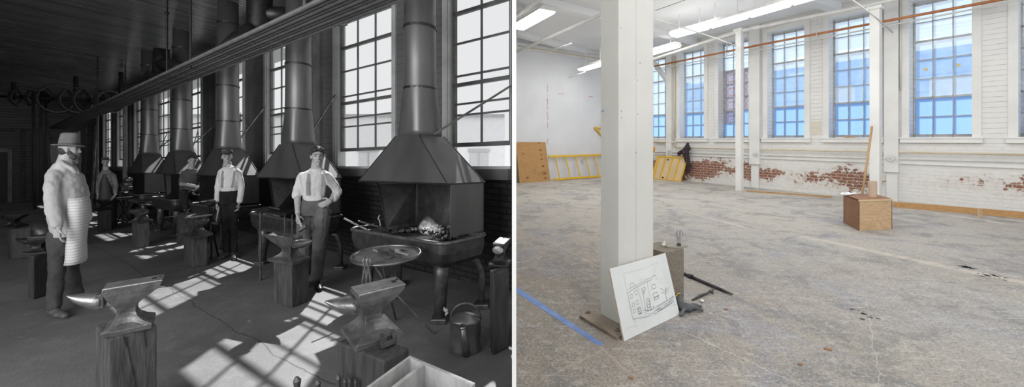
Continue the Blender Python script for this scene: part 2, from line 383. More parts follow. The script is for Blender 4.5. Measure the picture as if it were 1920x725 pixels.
def modern_floor():
    m, nt, b = newmat('painted_concrete_floor'); n = NT(nt); v, x, y, z = n.coords()
    a = n.noise(v, .6, 4, .6); c = n.noise(v, 2.6, 7, .72, .4); d = n.noise(v, 14, 6, .75); e = n.noise(v, 55, 5, .8)
    col = n.mix(n.step(a, .38, .62), (.32,.29,.25), (.30,.295,.295))
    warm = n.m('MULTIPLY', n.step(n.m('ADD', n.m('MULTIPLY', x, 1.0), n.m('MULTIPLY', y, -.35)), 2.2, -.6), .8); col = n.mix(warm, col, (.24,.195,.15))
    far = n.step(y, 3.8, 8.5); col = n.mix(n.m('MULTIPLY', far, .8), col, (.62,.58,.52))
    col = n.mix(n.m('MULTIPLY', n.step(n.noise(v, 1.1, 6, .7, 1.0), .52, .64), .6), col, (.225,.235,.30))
    col = n.mix(n.m('MULTIPLY', n.step(c, .5, .6), .6), col, (.14,.14,.145))
    col = n.mix(n.m('MULTIPLY', n.step(n.noise(v, 4.3, 7, .75, .6), .55, .64), .5), col, (.42,.38,.33))
    col = n.mix(n.m('MULTIPLY', n.step(d, .53, .62), .5), col, (.46,.44,.41))
    col = n.mix(n.m('MULTIPLY', n.step(n.noise(v, 19, 5, .7), .56, .66), .55), col, (.13,.13,.135))
    for rot, sx, th in ((.9, 14, .60), (-.5, 18, .62), (.2, 16, .62)):      # scrapes
        st = n.noise(n.mapped(v, (1, sx, 1), rot), 2.2, 6, .72, .3)
        col = n.mix(n.m('MULTIPLY', n.step(st, th-.02, th+.06), .35), col, (.58,.55,.50) if rot > 0 else (.14,.14,.15))
    col = n.mix(n.m('MULTIPLY', n.step(e, .51, .58), .55), col, (.08,.08,.08))
    col = n.mix(n.m('MULTIPLY', n.step(n.noise(v, 70, 4, .8), .56, .62), .55), col, (.6,.58,.54))
    vo = nt.nodes.new('ShaderNodeTexVoronoi'); vo.inputs['Scale'].default_value = 11; link(nt, v, vo.inputs['Vector'])
    sp = n.m('MULTIPLY', n.step(vo.outputs['Distance'], .10, .07), n.step(n.noise(v, 1.9, 2), .60, .66))
    col = n.mix(n.m('MULTIPLY', sp, .6), col, (.62,.6,.56))
    wob = n.noise(v, 2.2, 5); wob2 = n.noise(v, 9, 4); brk = n.step(d, .36, .5)
    def seam(p0, p1, w, colr, amt, wb=.08, crack=False):
        nonlocal col
        A, B = GR(*p0), GR(*p1); dd = (B-A); L = dd.length; dd /= L; nx, ny = -dd.y, dd.x
        q = n.m('ADD', n.m('ADD', n.m('MULTIPLY', x, nx), n.m('MULTIPLY', y, ny)), -(A.x*nx+A.y*ny))
        q = n.m('ADD', q, n.m('MULTIPLY', n.m('SUBTRACT', wob2 if crack else wob, .5), wb))
        s = n.step(n.m('ABSOLUTE', q), w, w*.3)
        l = n.m('ADD', n.m('ADD', n.m('MULTIPLY', x, dd.x), n.m('MULTIPLY', y, dd.y)), -(A.x*dd.x+A.y*dd.y))
        s = n.m('MULTIPLY', s, n.m('MULTIPLY', n.step(l, -.05, .05), n.step(l, L+.05, L-.05)))
        if not crack: s = n.m('MULTIPLY', s, brk)
        col = n.mix(n.m('MULTIPLY', s, amt), col, colr)
    seam((1500,442), (2100,568), .10, (.50,.45,.39), .8, .12)
    seam((1225,382), (1420,432), .035, (.60,.54,.46), .8, .06)
    seam((1225,357), (1560,366), .06, (.58,.50,.42), .7, .1)
    seam((1480,345), (1600,372), .05, (.6,.52,.44), .6, .1)
    seam((1010,442), (1125,500), .012, (.50,.36,.25), .8, .03)
    seam((1270,500), (1380,470), .010, (.50,.38,.28), .8, .03)
    seam((1285,622), (1500,722), .005, (.52,.46,.39), .8, .06, True)
    seam((1010,715), (1130,655), .010, (.42,.35,.28), .6, .06, True)
    seam((1120,645), (1185,700), .012, (.42,.34,.27), .6, .08, True)
    seam((1625,560), (1650,722), .004, (.46,.44,.42), .6, .05, True)
    link(nt, col, b.inputs['Base Color'])
    link(nt, n.m('ADD', .40, n.m('MULTIPLY', c, .35)), b.inputs['Roughness'])
    n.bump(n.m('ADD', n.m('MULTIPLY', d, 1), n.m('MULTIPLY', e, .5)), b, .25, .01); return m
M['newfloor'] = modern_floor()
def new_wall():
    m, nt, b = newmat('white_brick_and_boards'); n = NT(nt); v, x, y, z = n.coords()
    bc, bf = n.brick(n.comb(x, z, 0), .21, .072, (.30,.105,.06,1), (.2,.08,.05,1), (.45,.38,.32,1), .01)
    zr = n.m('SUBTRACT', z, FR)
    big = n.noise(n.mapped(v, (.55,1,1.0)), 1.5, 5, .62); fine = n.noise(v, 11, 4, .6)
    mid = n.m('SUBTRACT', 1, n.m('MULTIPLY', n.m('ABSOLUTE', n.m('SUBTRACT', zr, .42)), 2.3), clamp=True)
    far = n.step(x, 8.9, 13.5)
    ex = n.m('ADD', n.m('ADD', n.m('MULTIPLY', big, .8), n.m('MULTIPLY', fine, .35)), n.m('MULTIPLY', mid, .22))
    ex = n.m('ADD', ex, n.m('MULTIPLY', far, .12))
    msk = n.m('MULTIPLY', n.step(ex, .80, .825), n.step(zr, .98, .9))
    dust = n.m('MULTIPLY', n.step(ex, .68, .82), n.step(zr, 1.0, .4))
    pw = n.mix(n.m('MULTIPLY', n.step(fine, .35, .7), .5), (.78,.775,.76), (.70,.69,.67))
    pw = n.mix(n.m('MULTIPLY', dust, .4), pw, (.55,.47,.38))
    brk = n.mix(n.step(n.noise(v, 25, 3), .55, .75), bc, (.5,.44,.38))
    low = n.mix(msk, pw, brk)
    bh = n.m('MULTIPLY', n.m('SUBTRACT', 1, bf), n.m('SUBTRACT', 1, n.m('MULTIPLY', msk, .3)))
    fr = n.m('FRACT', n.m('DIVIDE', z, .095)); ln = n.step(n.m('ABSOLUTE', n.m('SUBTRACT', fr, .5)), .5, .455)
    gapn = n.m('MULTIPLY', n.m('SUBTRACT', 1, ln), n.step(n.noise(n.mapped(v, (3,1,8)), 3, 3), .4, .6))
    up = n.mix(gapn, n.mix(n.step(n.noise(v, 1.3, 4), .4, .7), (.79,.785,.77), (.73,.72,.70)), (.40,.37,.33))
    f = n.step(z, 1.43, 1.44)
    link(nt, n.mix(f, low, up), b.inputs['Base Color']); b.inputs['Roughness'].default_value = .5
    n.bump(n.m('ADD', n.m('MULTIPLY', n.m('SUBTRACT', 1, f), bh), n.m('MULTIPLY', f, ln)), b, .55, .012); return m
M['newwall'] = new_wall()
def lace():
    m, nt, b = newmat('patterned_film'); n = NT(nt); v, x, y, z = n.coords()
    def tri(q, w): return n.m('ABSOLUTE', n.m('SUBTRACT', n.m('FRACT', n.m('DIVIDE', q, w)), .5))
    a = tri(x, .14); c = tri(z, .2)
    r = n.m('ADD', n.m('MULTIPLY', a, a), n.m('MULTIPLY', c, c)); w = n.m('SINE', n.m('MULTIPLY', r, 70))
    k = n.m('SINE', n.m('MULTIPLY', n.m('ADD', a, c), 26))
    s = n.step(n.m('MULTIPLY', w, k), -.05, .2)
    col = n.mix(s, (.74,.80,.90), (.62,.33,.2))
    link(nt, col, b.inputs['Base Color'])
    tr = nt.nodes.new('ShaderNodeBsdfTranslucent'); link(nt, col, tr.inputs[0])
    mx = nt.nodes.new('ShaderNodeMixShader'); mx.inputs[0].default_value = .75
    link(nt, b.outputs[0], mx.inputs[1]); link(nt, tr.outputs[0], mx.inputs[2]); link(nt, mx.outputs[0], nt.nodes['Material Output'].inputs[0]); return m
M['lace'] = lace()
M['facade'] = boards('cool_light_facade', (.30,.45,.74), (.38,.54,.84), (.22,.35,.6), .5, 'z', .7, .2)  # cool daylight is put into the facade's blue colour
M['farstone'] = mat('pale_facade', .86, .9, .8, 0, 3)
M['fardark'] = mat('far_window', .6, .66, .5)
def plaid():
    m, nt, b = newmat('plaid_cloth'); n = NT(nt); v, x, y, z = n.coords()
    s = n.m('MAXIMUM', n.step(n.m('ABSOLUTE', n.m('SUBTRACT', n.m('FRACT', n.m('DIVIDE', z, .07)), .5)), .1, .04), n.step(n.m('ABSOLUTE', n.m('SUBTRACT', n.m('FRACT', n.m('DIVIDE', x, .07)), .5)), .1, .04))
    link(nt, n.mix(s, (.022,.018,.022), (.09,.05,.055)), b.inputs['Base Color']); b.inputs['Roughness'].default_value = .9; return m
M['plaid'] = plaid()
# ================================================================ SHELL
def slab(name, pts, z0, z1, m, shear):
    mb = MB(); f = (lambda p, z: Vector((p[0], p[1], z - (K*p[1] if shear else 0))))
    n = len(pts)
    vs = [f(p, z0) for p in pts] + [f(p, z1) for p in pts]
    fs = [tuple(reversed(range(n))), tuple(range(n, 2*n))] + [(i, (i+1) % n, n+(i+1) % n, n+i) for i in range(n)]
    mb.add(vs, fs); o = mb.build(name, m, world=True)
    return struct(o)
SC_ = 24.07
c0 = LW(0,0,0); c1 = LW(SC_,0,0); c2 = LW(SC_,-10,0); c3 = LW(5,-10,0)
lp = [(-.009,-3), (c0.x-.009,c0.y), (c1.x,c1.y), (c2.x,c2.y), (c3.x,c3.y), (-9.8,-3)]
def fixo(o, tr=(0,0,0)): return o
# floors and ceilings keep world-aligned textures
slab('floor_workshop', lp, -.25, 0, M['oldfloor'], True)
ceil_pts = [(p[0], p[1]) for p in lp]
mbc = MB(); n_ = len(ceil_pts)
mbc.add([Vector((p[0],p[1],CEIL-K*p[1])) for p in ceil_pts] + [Vector((p[0],p[1],CEIL+.2-K*p[1])) for p in ceil_pts],
        [tuple(range(n_))[::-1], tuple(range(n_,2*n_))] + [(i,(i+1)%n_,n_+(i+1)%n_,n_+i) for i in range(n_)])
struct(rotated_frame_object(mbc, 'ceiling_workshop', M['oldceil'], OL, UL))
rp = [(.009,-3), (14.85,-3), (13-.6167*14.4,14.4), (.009,11.78)]
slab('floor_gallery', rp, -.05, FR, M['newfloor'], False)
slab('ceiling_gallery', rp, CEIL, CEIL+.25, M['ceilwhite'], False)
mb = MB(); mb.box(-.0083, .0083, 1.5, 11.75, -1.2, CEIL+.2); struct(mb.build('wall_partition', M['white']))
mb = MB(); mb.box(-.1, .1, -3, -.6, -.2, CEIL+.2); struct(mb.build('wall_rear_baffle', M['white']))  # unseen wall added behind the camera to keep gallery light out of the workshop

# window wall of the old workshop
WZ0, WZ1 = 1.5, 4.05
wins = [(1.09+2.7*k-1.53 if k else .03, 1.09+2.7*k) for k in range(9)]
mb = MB()
def lbox(mb, s0, s1, t0, t1, z0, z1, mi=0): return mb.box(s0, s1, t0, t1, z0, z1, LW, mi)
lbox(mb, .02, SC_+.3, 0, .13, -.3, WZ0); lbox(mb, .02, SC_+.3, 0, .13, WZ1, CEIL+.1)
edges = [.02] + [e for w in wins for e in w] + [SC_+.3]
for a, b in zip(edges[0::2], edges[1::2]):
    if b - a > .02: lbox(mb, a, b, 0, .13, WZ0, WZ1)
struct(rotated_frame_object(mb, 'wall_window_side', M['oldwall'], OL, UL))
mb = MB()
# end wall with boarding, door recess and panels
def ew(s, t, z): return LW(SC_ + s, t, z)
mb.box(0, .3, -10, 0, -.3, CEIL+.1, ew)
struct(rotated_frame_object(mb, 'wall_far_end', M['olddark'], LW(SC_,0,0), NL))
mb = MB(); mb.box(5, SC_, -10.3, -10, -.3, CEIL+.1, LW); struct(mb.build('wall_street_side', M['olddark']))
door = MB(); ft = (lambda s,t,z: LW(SC_-s, t, z))
def tE(px):   # position along the end wall seen at column px
    r = (px-CX)/F; a = LW(SC_,0,0); return (a.x - r*a.y)/(r*NL.y - NL.x)
d0, d1 = tE(14), tE(-30)
door.box(.02, .05, d1, d0, 0, 2.1, ft); dr = struct(door.build('door_1', M['irondark']))
fr = MB(); fr.box(.0,.12,d0,d0+.12,0,2.25,ft); fr.box(.0,.12,d1,d0+.12,2.1,2.25,ft); fr.build('door_frame', M['trimgrey'], dr)
for i,(a,b) in enumerate([(40,46),(84,92),(60,62)]):
    q = MB(); q.box(0,.1,tE(a),tE(b),0,3.1,ft); struct(q.build('trim_%d' % (i+1), M['timberdark']))
q = MB(); q.box(0,.1,tE(-30),tE(92),2.95,3.1,ft); struct(q.build('trim_4', M['timberdark']))
q = MB(); lbox(q, .02, SC_, -.05, 0, 4.3, 4.6); lbox(q, .02, SC_, -.1, 0, 1.34, 1.47); struct(q.build('trim_5', M['trimgrey']))
# pilasters between windows
for k in range(8):
    a = wins[k][1]
    q = MB(); lbox(q, a+.45, a+.68, -.06, 0, 1.47, 4.3); struct(q.build('trim_%d' % (k+6), M['trimgrey']))

def lwin(k, s0, s1):
    w = MB()
    lbox(w, s0-.09 if k else s0, s0, -.025, .0, WZ0, WZ1+.09); lbox(w, s1, s1+.09, -.025, .0, WZ0, WZ1+.09); lbox(w, s0, s1, -.05, 0, WZ1, WZ1+.09)
    lbox(w, s0, s1, -.04, .15, WZ0-.05, WZ0+.005)
    lbox(w, s1-.03, s1, 0, .15, WZ0, WZ1); lbox(w, s0, s0+.03, 0, .15, WZ0, WZ1)
    o = struct(w.build('window_%d' % (k+1), M['reveal']))
    h = MB(); T0 = .05; a, b = s0+.04, s1-.04
    for z, th in ((1.79,.055), (2.60,.045), (3.57,.045), (4.02,.05)): lbox(h, a, b, T0, T0+.045, z-th/2, z+th/2)
    for z in (2.19, 2.34, 2.72, 3.16): lbox(h, a, b, T0+.01, T0+.035, z-.012, z+.012)
    for c in (a, b-.04): lbox(h, c, c+.04, T0, T0+.045, 1.77, 4.04)
    nn = 3 if k else 2
    for i in range(1, nn): 
        c = a + (b-a)*i/nn; lbox(h, c-.011, c+.011, T0+.01, T0+.035, 1.79, 4.02)
    h.build('sash', M['sash'], o)
    gl = MB(); lbox(gl, a, b, T0+.02, T0+.025, 1.8, 4.0); gl.build('window_glass', M['glassold'], o)
for k, (a, b) in enumerate(wins): lwin(k, a, b)
# the overhang added against the sun is built further down


# gallery window wall
RG = [(1222.6,1250.5),(1285,1319),(1358,1402),(1450,1506),(1565,1639),(1715,1818),(1918,2040)]
def seen(px):
    d = Vector(((px-CX)/F, 1, 0)); return .25*d.dot(UR)/d.dot(NR)
RS = [(sR(b)-.03, sR(a)+.03+max(0, seen((a+b)/2))) for a, b in RG]; RS.sort()
Z0, Z1 = 1.55, 4.34
mb = MB()
def rbox(mb, s0, s1, t0, t1, z0, z1, mi=0): return mb.box(s0, s1, t0, t1, z0, z1, RW, mi)
SE, SB = 16.95, -3.4
rbox(mb, SB, SE, 0, .3, -.05, Z0); rbox(mb, SB, SE, 0, .3, Z1, CEIL+.25)
edges = [SB] + [e for w in RS for e in w] + [SE]
for a, b in zip(edges[0::2], edges[1::2]): rbox(mb, a, b, 0, .3, Z0, Z1)
struct(rotated_frame_object(mb, 'wall_window_right', M['newwall'], OR_, UR))
bk0 = Vector((0.009, 11.78, 0)); bk1 = Vector((13-.6167*14.4, 14.4, 0)); ub = (bk1-bk0).normalized(); nb = Vector((-ub.y, ub.x, 0)); LB = (bk1-bk0).length
def BW(s, t, z): p = bk0 + ub*s + nb*t; return Vector((p.x, p.y, z))
def sB(px):
    r = (px-CX)/F; return (r*bk0.y - bk0.x)/(ub.x - r*ub.y)
q = MB(); q.box(-.0, LB+.1, 0, .2, -.05, CEIL+.25, BW); struct(q.build('wall_back', M['wallgrey']))

def rwin(i, s0, s1, kind):
    w = MB(); c = .115
    lo = s0-c; hi = s1+c
    rbox(w, lo, s0, -.03, 0, Z0, Z1+.1); rbox(w, s1, hi, -.03, 0, Z0, Z1+.1); rbox(w, s0, s1, -.03, 0, Z1, Z1+.1)
    rbox(w, lo-.02, hi+.02, -.06, 0, Z0-.11, Z0-.03); rbox(w, lo-.03, hi+.03, -.075, .24, Z0-.03, Z0)
    o = struct(w.build('window_%d' % (10+i), M['white'], bevel=.004))
    h = MB(); T = .245; a, b = s0+.005, s1-.005; z0, z1 = Z0+.0, Z1
    rh = (z1-z0-.08)/7
    zs = [z0+.04+rh*j for j in range(8)]
    for j, z in enumerate(zs):
        th = .05 if j in (0,7) else (.036 if j in (2,5) else .016)
        rbox(h, a, b, T, T+.03 + (.015 if j in (0,2,5,7) else 0), z-th/2, z+th/2)
    for x, th in ((a+.012,.025),(b-.012,.025),(a+(b-a)/3,.014),(a+(b-a)*2/3,.014)): rbox(h, x-th/2, x+th/2, T, T+.03, z0, z1)
    h.build('sash', M['sashgrey'], o)
    f = MB(); rbox(f, a, b, T+.012, T+.016, zs[0], zs[2]); f.build('frosted_pane', M['glassfrost'], o)
    if kind == 'lace':
        cw = (b-a)/3
        f = MB(); rbox(f, a+cw*1.0, b, T+.006, T+.010, zs[1], zs[2]); rbox(f, a, b, T+.006, T+.010, zs[2], zs[5]); 
        f.build('patterned_film', M['lace'], o)
    f = MB(); rbox(f, a, b, T+.012, T+.016, zs[2], zs[7]); f.build('clear_pane', M['glassclear'], o)
for i, (a, b) in enumerate(RS): rwin(i, a, b, 'lace' if i == 4 else '')
# pilasters of the gallery wall
def pil(i, pxa, pxb, z0, z1, d=.1):
    q = MB(); rbox(q, sR(pxb), sR(pxa), -d, 0, z0, z1); struct(q.build('trim_%d' % i, M['white'], bevel=.006))
pil(21, 1660, 1687, .82, CEIL); pil(22, 1663, 1684, FR, .82, .05); pil(23, 1408, 1427, .84, CEIL); pil(24, 1252, 1262, .9, CEIL); pil(25,1410,1424,FR,.84,.05)
q = MB(); rbox(q, SB, SE, -.035, 0, 1.0, 1.08); struct(q.build('trim_26', M['white']))
q = MB(); q.box(0, LB, -.12, 0, CEIL-.3, CEIL, BW); struct(q.build('trim_27', M['ceilwhite']))
for i, (y0, dz) in enumerate(((6.2,.16),(9.2,.16),(12.0,.16))):   # shallow ceiling joists across the room
    q = MB(); a = Vector((.02, y0-1.2, CEIL-.08)); b = Vector((13-.6167*(y0+2.6)-.2, y0+2.6, CEIL-.08)); q.bar(a, b, .22, dz); struct(q.build('trim_%d' % (28+i), M['ceilwhite']))

q = MB(); lbox(q, 7.3, SC_, .13, 1.1, 4.3, 4.38); struct(q.build('trim_20', M['reveal']))  # unseen overhang added outside the far workshop windows to shorten the sun patches
# things outside
def outside_building():
    r = thing('brick_building', RW(6, 6.2, -1), 'neighbouring building with cool daylight painted blue on it, seen through the tall windows', 'building')
    q = MB(); q.box(-6, 19, 6.2, 7.0, -1, 4.3, RW); q.build('facade', M['facade'], r)
    q = MB(); q.box(-6, 19, 6.1, 7.1, 4.3, 4.42, RW); q.build('parapet', M['farstone'], r)
    for s in range(0, 18, 3):
        w = MB(); w.box(s, s+1.2, 6.12, 6.2, 1.2, 3.4, RW); w.build('window', M['fardark'], r)
    return r
outside_building()
def pale_building():
    r = thing('stone_building', Vector((-9, 24, -2.5)), 'pale stone building across the street, seen below the raised sashes', 'building')
    q = MB(); q.box(-40, -.6, 24, 25, -2.6, 3.1); q.build('facade', M['farstone'], r)
    for i in range(14):
        x = -1.6 - i*2.3
        w = MB(); w.box(x-1.2, x, 23.95, 24.0, -1.0, .75); f = w.build('window', M['fardark'], r)
        w = MB(); w.box(x-1.28, x+.08, 23.9, 23.95, .75, .9); w.box(x-.63, x-.57, 23.92, 23.95, -1, .75); w.build('window_frame', M['paleiron'], f)
    w = MB(); w.box(-40, -.6, 23.8, 24, 2.9, 3.1); w.build('cornice', M['reveal'], r)
pale_building()
# ================================================================ OLD WORKSHOP: anvils and blocks
def wblock(L, C, R, zt, m, label, cut=None):
    """square timber: top corners given by image column/row, top height zt, foot on the sloping floor"""
    pl, pc, pr = (PZ(x, y, zt) for x, y in (L, C, R))
    pb = pl + pr - pc
    tops = [pc, pr, pb, pl]
    if cut: tops = cut(tops)
    mb = MB(); bot = [Vector((p.x, p.y, -K*p.y - (.0))) for p in tops]
    mb.hexa(bot, tops)
    o = mb.build('wooden_block', m, bevel=.012); return tag(o, label, 'wood block', 'timber blocks carrying the anvils'), sum(tops, Vector())/4
def anvil(tip, heel, zb, H, W, mats, label, bs=0, bl=1.0):
    """tip, heel: world xy of horn tip and heel end; zb: height of the block it stands on"""
    tip = Vector((tip[0], tip[1], 0)); heel = Vector((heel[0], heel[1], 0)); A = tip - heel; pr = Vector((A.y, -A.x, 0)).normalized()
    def T(a, b, c): q = heel + A*(a+.5) + pr*(W*c); return Vector((q.x, q.y, zb + H*b))
    body_m, face_m, horn_m = mats
    base = T(-.08, 0, 0)
    r = thing('anvil', base, label, 'anvil', 'anvils standing on timber blocks')
    # section: b, a0, a1, half width, end pinch, side pinch
    secs = [(0,-.34,.24,.82,0,0),(.10,-.34,.24,.82,0,.02),(.13,-.33,.23,.80,.06,.12),(.2,-.24,.16,.64,.06,.26),(.3,-.165,.10,.48,.04,.26),(.4,-.135,.075,.38,.01,.16),
            (.5,-.135,.075,.36,0,.04),(.58,-.175,.09,.39,0,0),(.66,-.24,.115,.43,0,0),(.74,-.33,.13,.47,0,0),(.84,-.42,.14,.5,0,0),(.93,-.485,.15,.5,0,0),(1,-.5,.13,.5,0,0)]
    rings = []
    for b, a0, a1, w, pe, ps in secs:
        kf = max(0, 1-b/.5); a0 = a0 + bs*min(1, max(0,(1-b)/.5)) - (bl-1)*.29*kf; a1 = a1 + bs*min(1, max(0,(1-b)/.5)) + (bl-1)*.29*kf; w = w*(1+(bl-1)*kf*1.5)
        ring = []
        N = 6
        for k in range(N): t = k/N; ring.append(T(a0+(a1-a0)*t, b, -w*(1-ps*math.sin(math.pi*t))))
        for k in range(N): t = k/N; ring.append(T(a1-pe*math.sin(math.pi*t), b, -w+2*w*t))
        for k in range(N): t = k/N; ring.append(T(a1+(a0-a1)*t, b, w*(1-ps*math.sin(math.pi*t))))
        for k in range(N): t = k/N; ring.append(T(a0+pe*math.sin(math.pi*t), b, w-2*w*t))
        rings.append(ring)
    mb = MB(); mb.loft(rings); mb.box(.12, .2, .62, .90, -.36, .36, lambda a,b,c: T(a,b,c) if 0 else T(a, b, c)) if 0 else None
    mb.hexa([T(.12,.6,-.4),T(.205,.6,-.36),T(.205,.6,.36),T(.12,.6,.4)], [T(.12,.9,-.42),T(.205,.9,-.4),T(.205,.9,.4),T(.12,.9,.42)])
    mb.build('body', body_m, r, bevel=.003)
    mb = MB(); mb.hexa([T(-.5,.985,-.5),T(.13,.985,-.5),T(.13,.985,.5),T(-.5,.985,.5)], [T(-.497,1.012,-.48),T(.127,1.012,-.48),T(.127,1.012,.48),T(-.497,1.012,.48)]); mb.build('face_plate', face_m, r)
    rings = []
    for i in range(11):
        t = i/10; a = .16 + .34*t; rad = (1-t**1.7)**.75 * .46 if i < 10 else .03
        rb = rad*W/H*1.0; cb = .90 - .42*W/H + (.24*t*t*.6) - (.0)
        top = .92 + .03*t; rbb = max(.015, (.19*(1-t**1.8)**.85)); cb = top - rbb
        rings.append([T(a, cb + rbb*math.sin(2*math.pi*k/16), rad*math.cos(2*math.pi*k/16)) for k in range(16)])
    mb = MB(); mb.loft(rings); mb.build('horn', horn_m, r, smooth=True)
    mb = MB(); mb.hexa([T(-.43,1.012,-.1),T(-.37,1.012,-.1),T(-.37,1.012,.12),T(-.43,1.012,.12)],[T(-.43,1.018,-.1),T(-.37,1.018,-.1),T(-.37,1.018,.12),T(-.43,1.018,.12)]); mb.build('hardy_hole', M['coal'], r)
    mb = MB(); mb.lathe(T(-.46,1.012,.12), [(.008,0),(.008,.003)], 10); mb.build('pritchel_hole', M['coal'], r)
    return r, T
def xy(px, py, z): p = PZ(px, py, z); return (p.x, p.y)
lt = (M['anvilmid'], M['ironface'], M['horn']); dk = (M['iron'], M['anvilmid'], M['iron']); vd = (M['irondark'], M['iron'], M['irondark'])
# A: foreground left
wb, _ = wblock((178.5,609.5),(205,636),(295,608), .40, M['timber'], 'cracked timber block under the light-horned anvil, lower left foreground')
mb = MB()
for (a, b) in (((237,632),(243,668)),((243,668),(250,700)),((250,700),(262,760)),((231,628),(237,650)),((270,622),(274,650))):
    pa, pb = PZ(205,636,.40), PZ(295,608,.40); 
    def onface(px, py):
        r_ = (px-CX)/F; t = (r_*pa.y - pa.x)/((pb.x-pa.x) - r_*(pb.y-pa.y)); q = pa + (pb-pa)*t; return Vector((q.x, q.y, CAMZ+(HZ-py)*q.y/F))
    n_out = Vector((pb.y-pa.y, -(pb.x-pa.x), 0)).normalized()*.002
    mb.bar(onface(*a)+n_out, onface(*b)+n_out, .0035, .004, up=n_out)
mb.build('crack', M['coal'], wb)
anvil(xy(124,561,.63), xy(306,521,.66), .40, .265, .125, lt, 'large anvil with pale worn horn pointing left, lower left foreground', -.08, .9)
# B: foreground centre
wb, _ = wblock((631.6,639.8),(720,676),(768,652), .36, M['timberdark'], 'dark timber block under the polished anvil behind the open tool tray')
rB, TB = anvil(xy(609,585,.56), xy(751,527,.63), .36, .275, .16, lt, 'large polished anvil with bright pointed horn, in front of the round tool table', -.04, 1.08)
mb = MB()
a = PZ(716,655,.37); b = PZ(745,643,.37)
mb.box(0,1,0,1,0,.03, lambda x,y,z: a.lerp(b,x)+Vector((-.03,.05,0))*y+Vector((0,0,z))); mb.box(0,.3,0,1,.03,.06, lambda x,y,z: a.lerp(b,x)+Vector((-.03,.05,0))*y+Vector((0,0,z))); mb.box(.7,1,0,1,.03,.06, lambda x,y,z: a.lerp(b,x)+Vector((-.03,.05,0))*y+Vector((0,0,z)))
tag(mb.build('bottom_swage', M['iron'], bevel=.003), 'small iron swage with a hollow on the block corner beside the polished anvil foot', 'forging tool')
# C
wblock((512.5,480),(547,489.5),(579.5,478), .215, M['timber'], 'tall timber block in front of the young man with his hand on his hip')
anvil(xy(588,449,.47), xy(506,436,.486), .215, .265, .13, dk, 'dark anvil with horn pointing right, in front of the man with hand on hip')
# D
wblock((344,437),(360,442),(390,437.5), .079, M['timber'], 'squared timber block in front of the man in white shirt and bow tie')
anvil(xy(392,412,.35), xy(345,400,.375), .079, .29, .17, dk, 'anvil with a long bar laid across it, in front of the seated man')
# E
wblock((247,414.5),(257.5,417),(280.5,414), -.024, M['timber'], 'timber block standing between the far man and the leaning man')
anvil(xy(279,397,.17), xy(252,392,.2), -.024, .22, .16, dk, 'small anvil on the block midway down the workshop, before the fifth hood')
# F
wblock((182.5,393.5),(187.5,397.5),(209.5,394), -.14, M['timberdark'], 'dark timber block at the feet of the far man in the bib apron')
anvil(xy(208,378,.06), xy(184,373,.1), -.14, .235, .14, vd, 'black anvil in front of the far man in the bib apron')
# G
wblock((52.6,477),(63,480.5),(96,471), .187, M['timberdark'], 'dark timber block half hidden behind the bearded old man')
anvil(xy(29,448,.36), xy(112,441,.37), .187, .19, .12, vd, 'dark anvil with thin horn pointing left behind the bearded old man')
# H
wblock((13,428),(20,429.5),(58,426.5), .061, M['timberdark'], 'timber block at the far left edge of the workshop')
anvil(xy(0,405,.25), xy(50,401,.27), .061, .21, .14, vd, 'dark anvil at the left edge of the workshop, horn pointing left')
# I right edge
wblock((918,506),(925,513),(955,503), .437, M['timberdark'], 'black timber block at the right edge behind the watering can')
anvil(xy(927,476,.57), xy(947,447,.62), .437, .19, .10, (M['irondark'], M['paleiron'], M['paleiron']), 'anvil with bright horn tip on the block behind the watering can')
# pale swage lump on the far left
mb = MB(); c = PZ(66,430,.0); u = Vector((.65,.76,0)); 
mb.tube([GL(48,452)+Vector((0,0,.12)), GL(60,450)+Vector((0,0,.22)), GL(75,450)+Vector((0,0,.22)), GL(86,452)+Vector((0,0,.1))], [.1,.2,.2,.12], 14)
tag(mb.build('grindstone', M['iron'], smooth=True), 'pale rounded grinding stone on the floor behind the old man', 'grindstone')

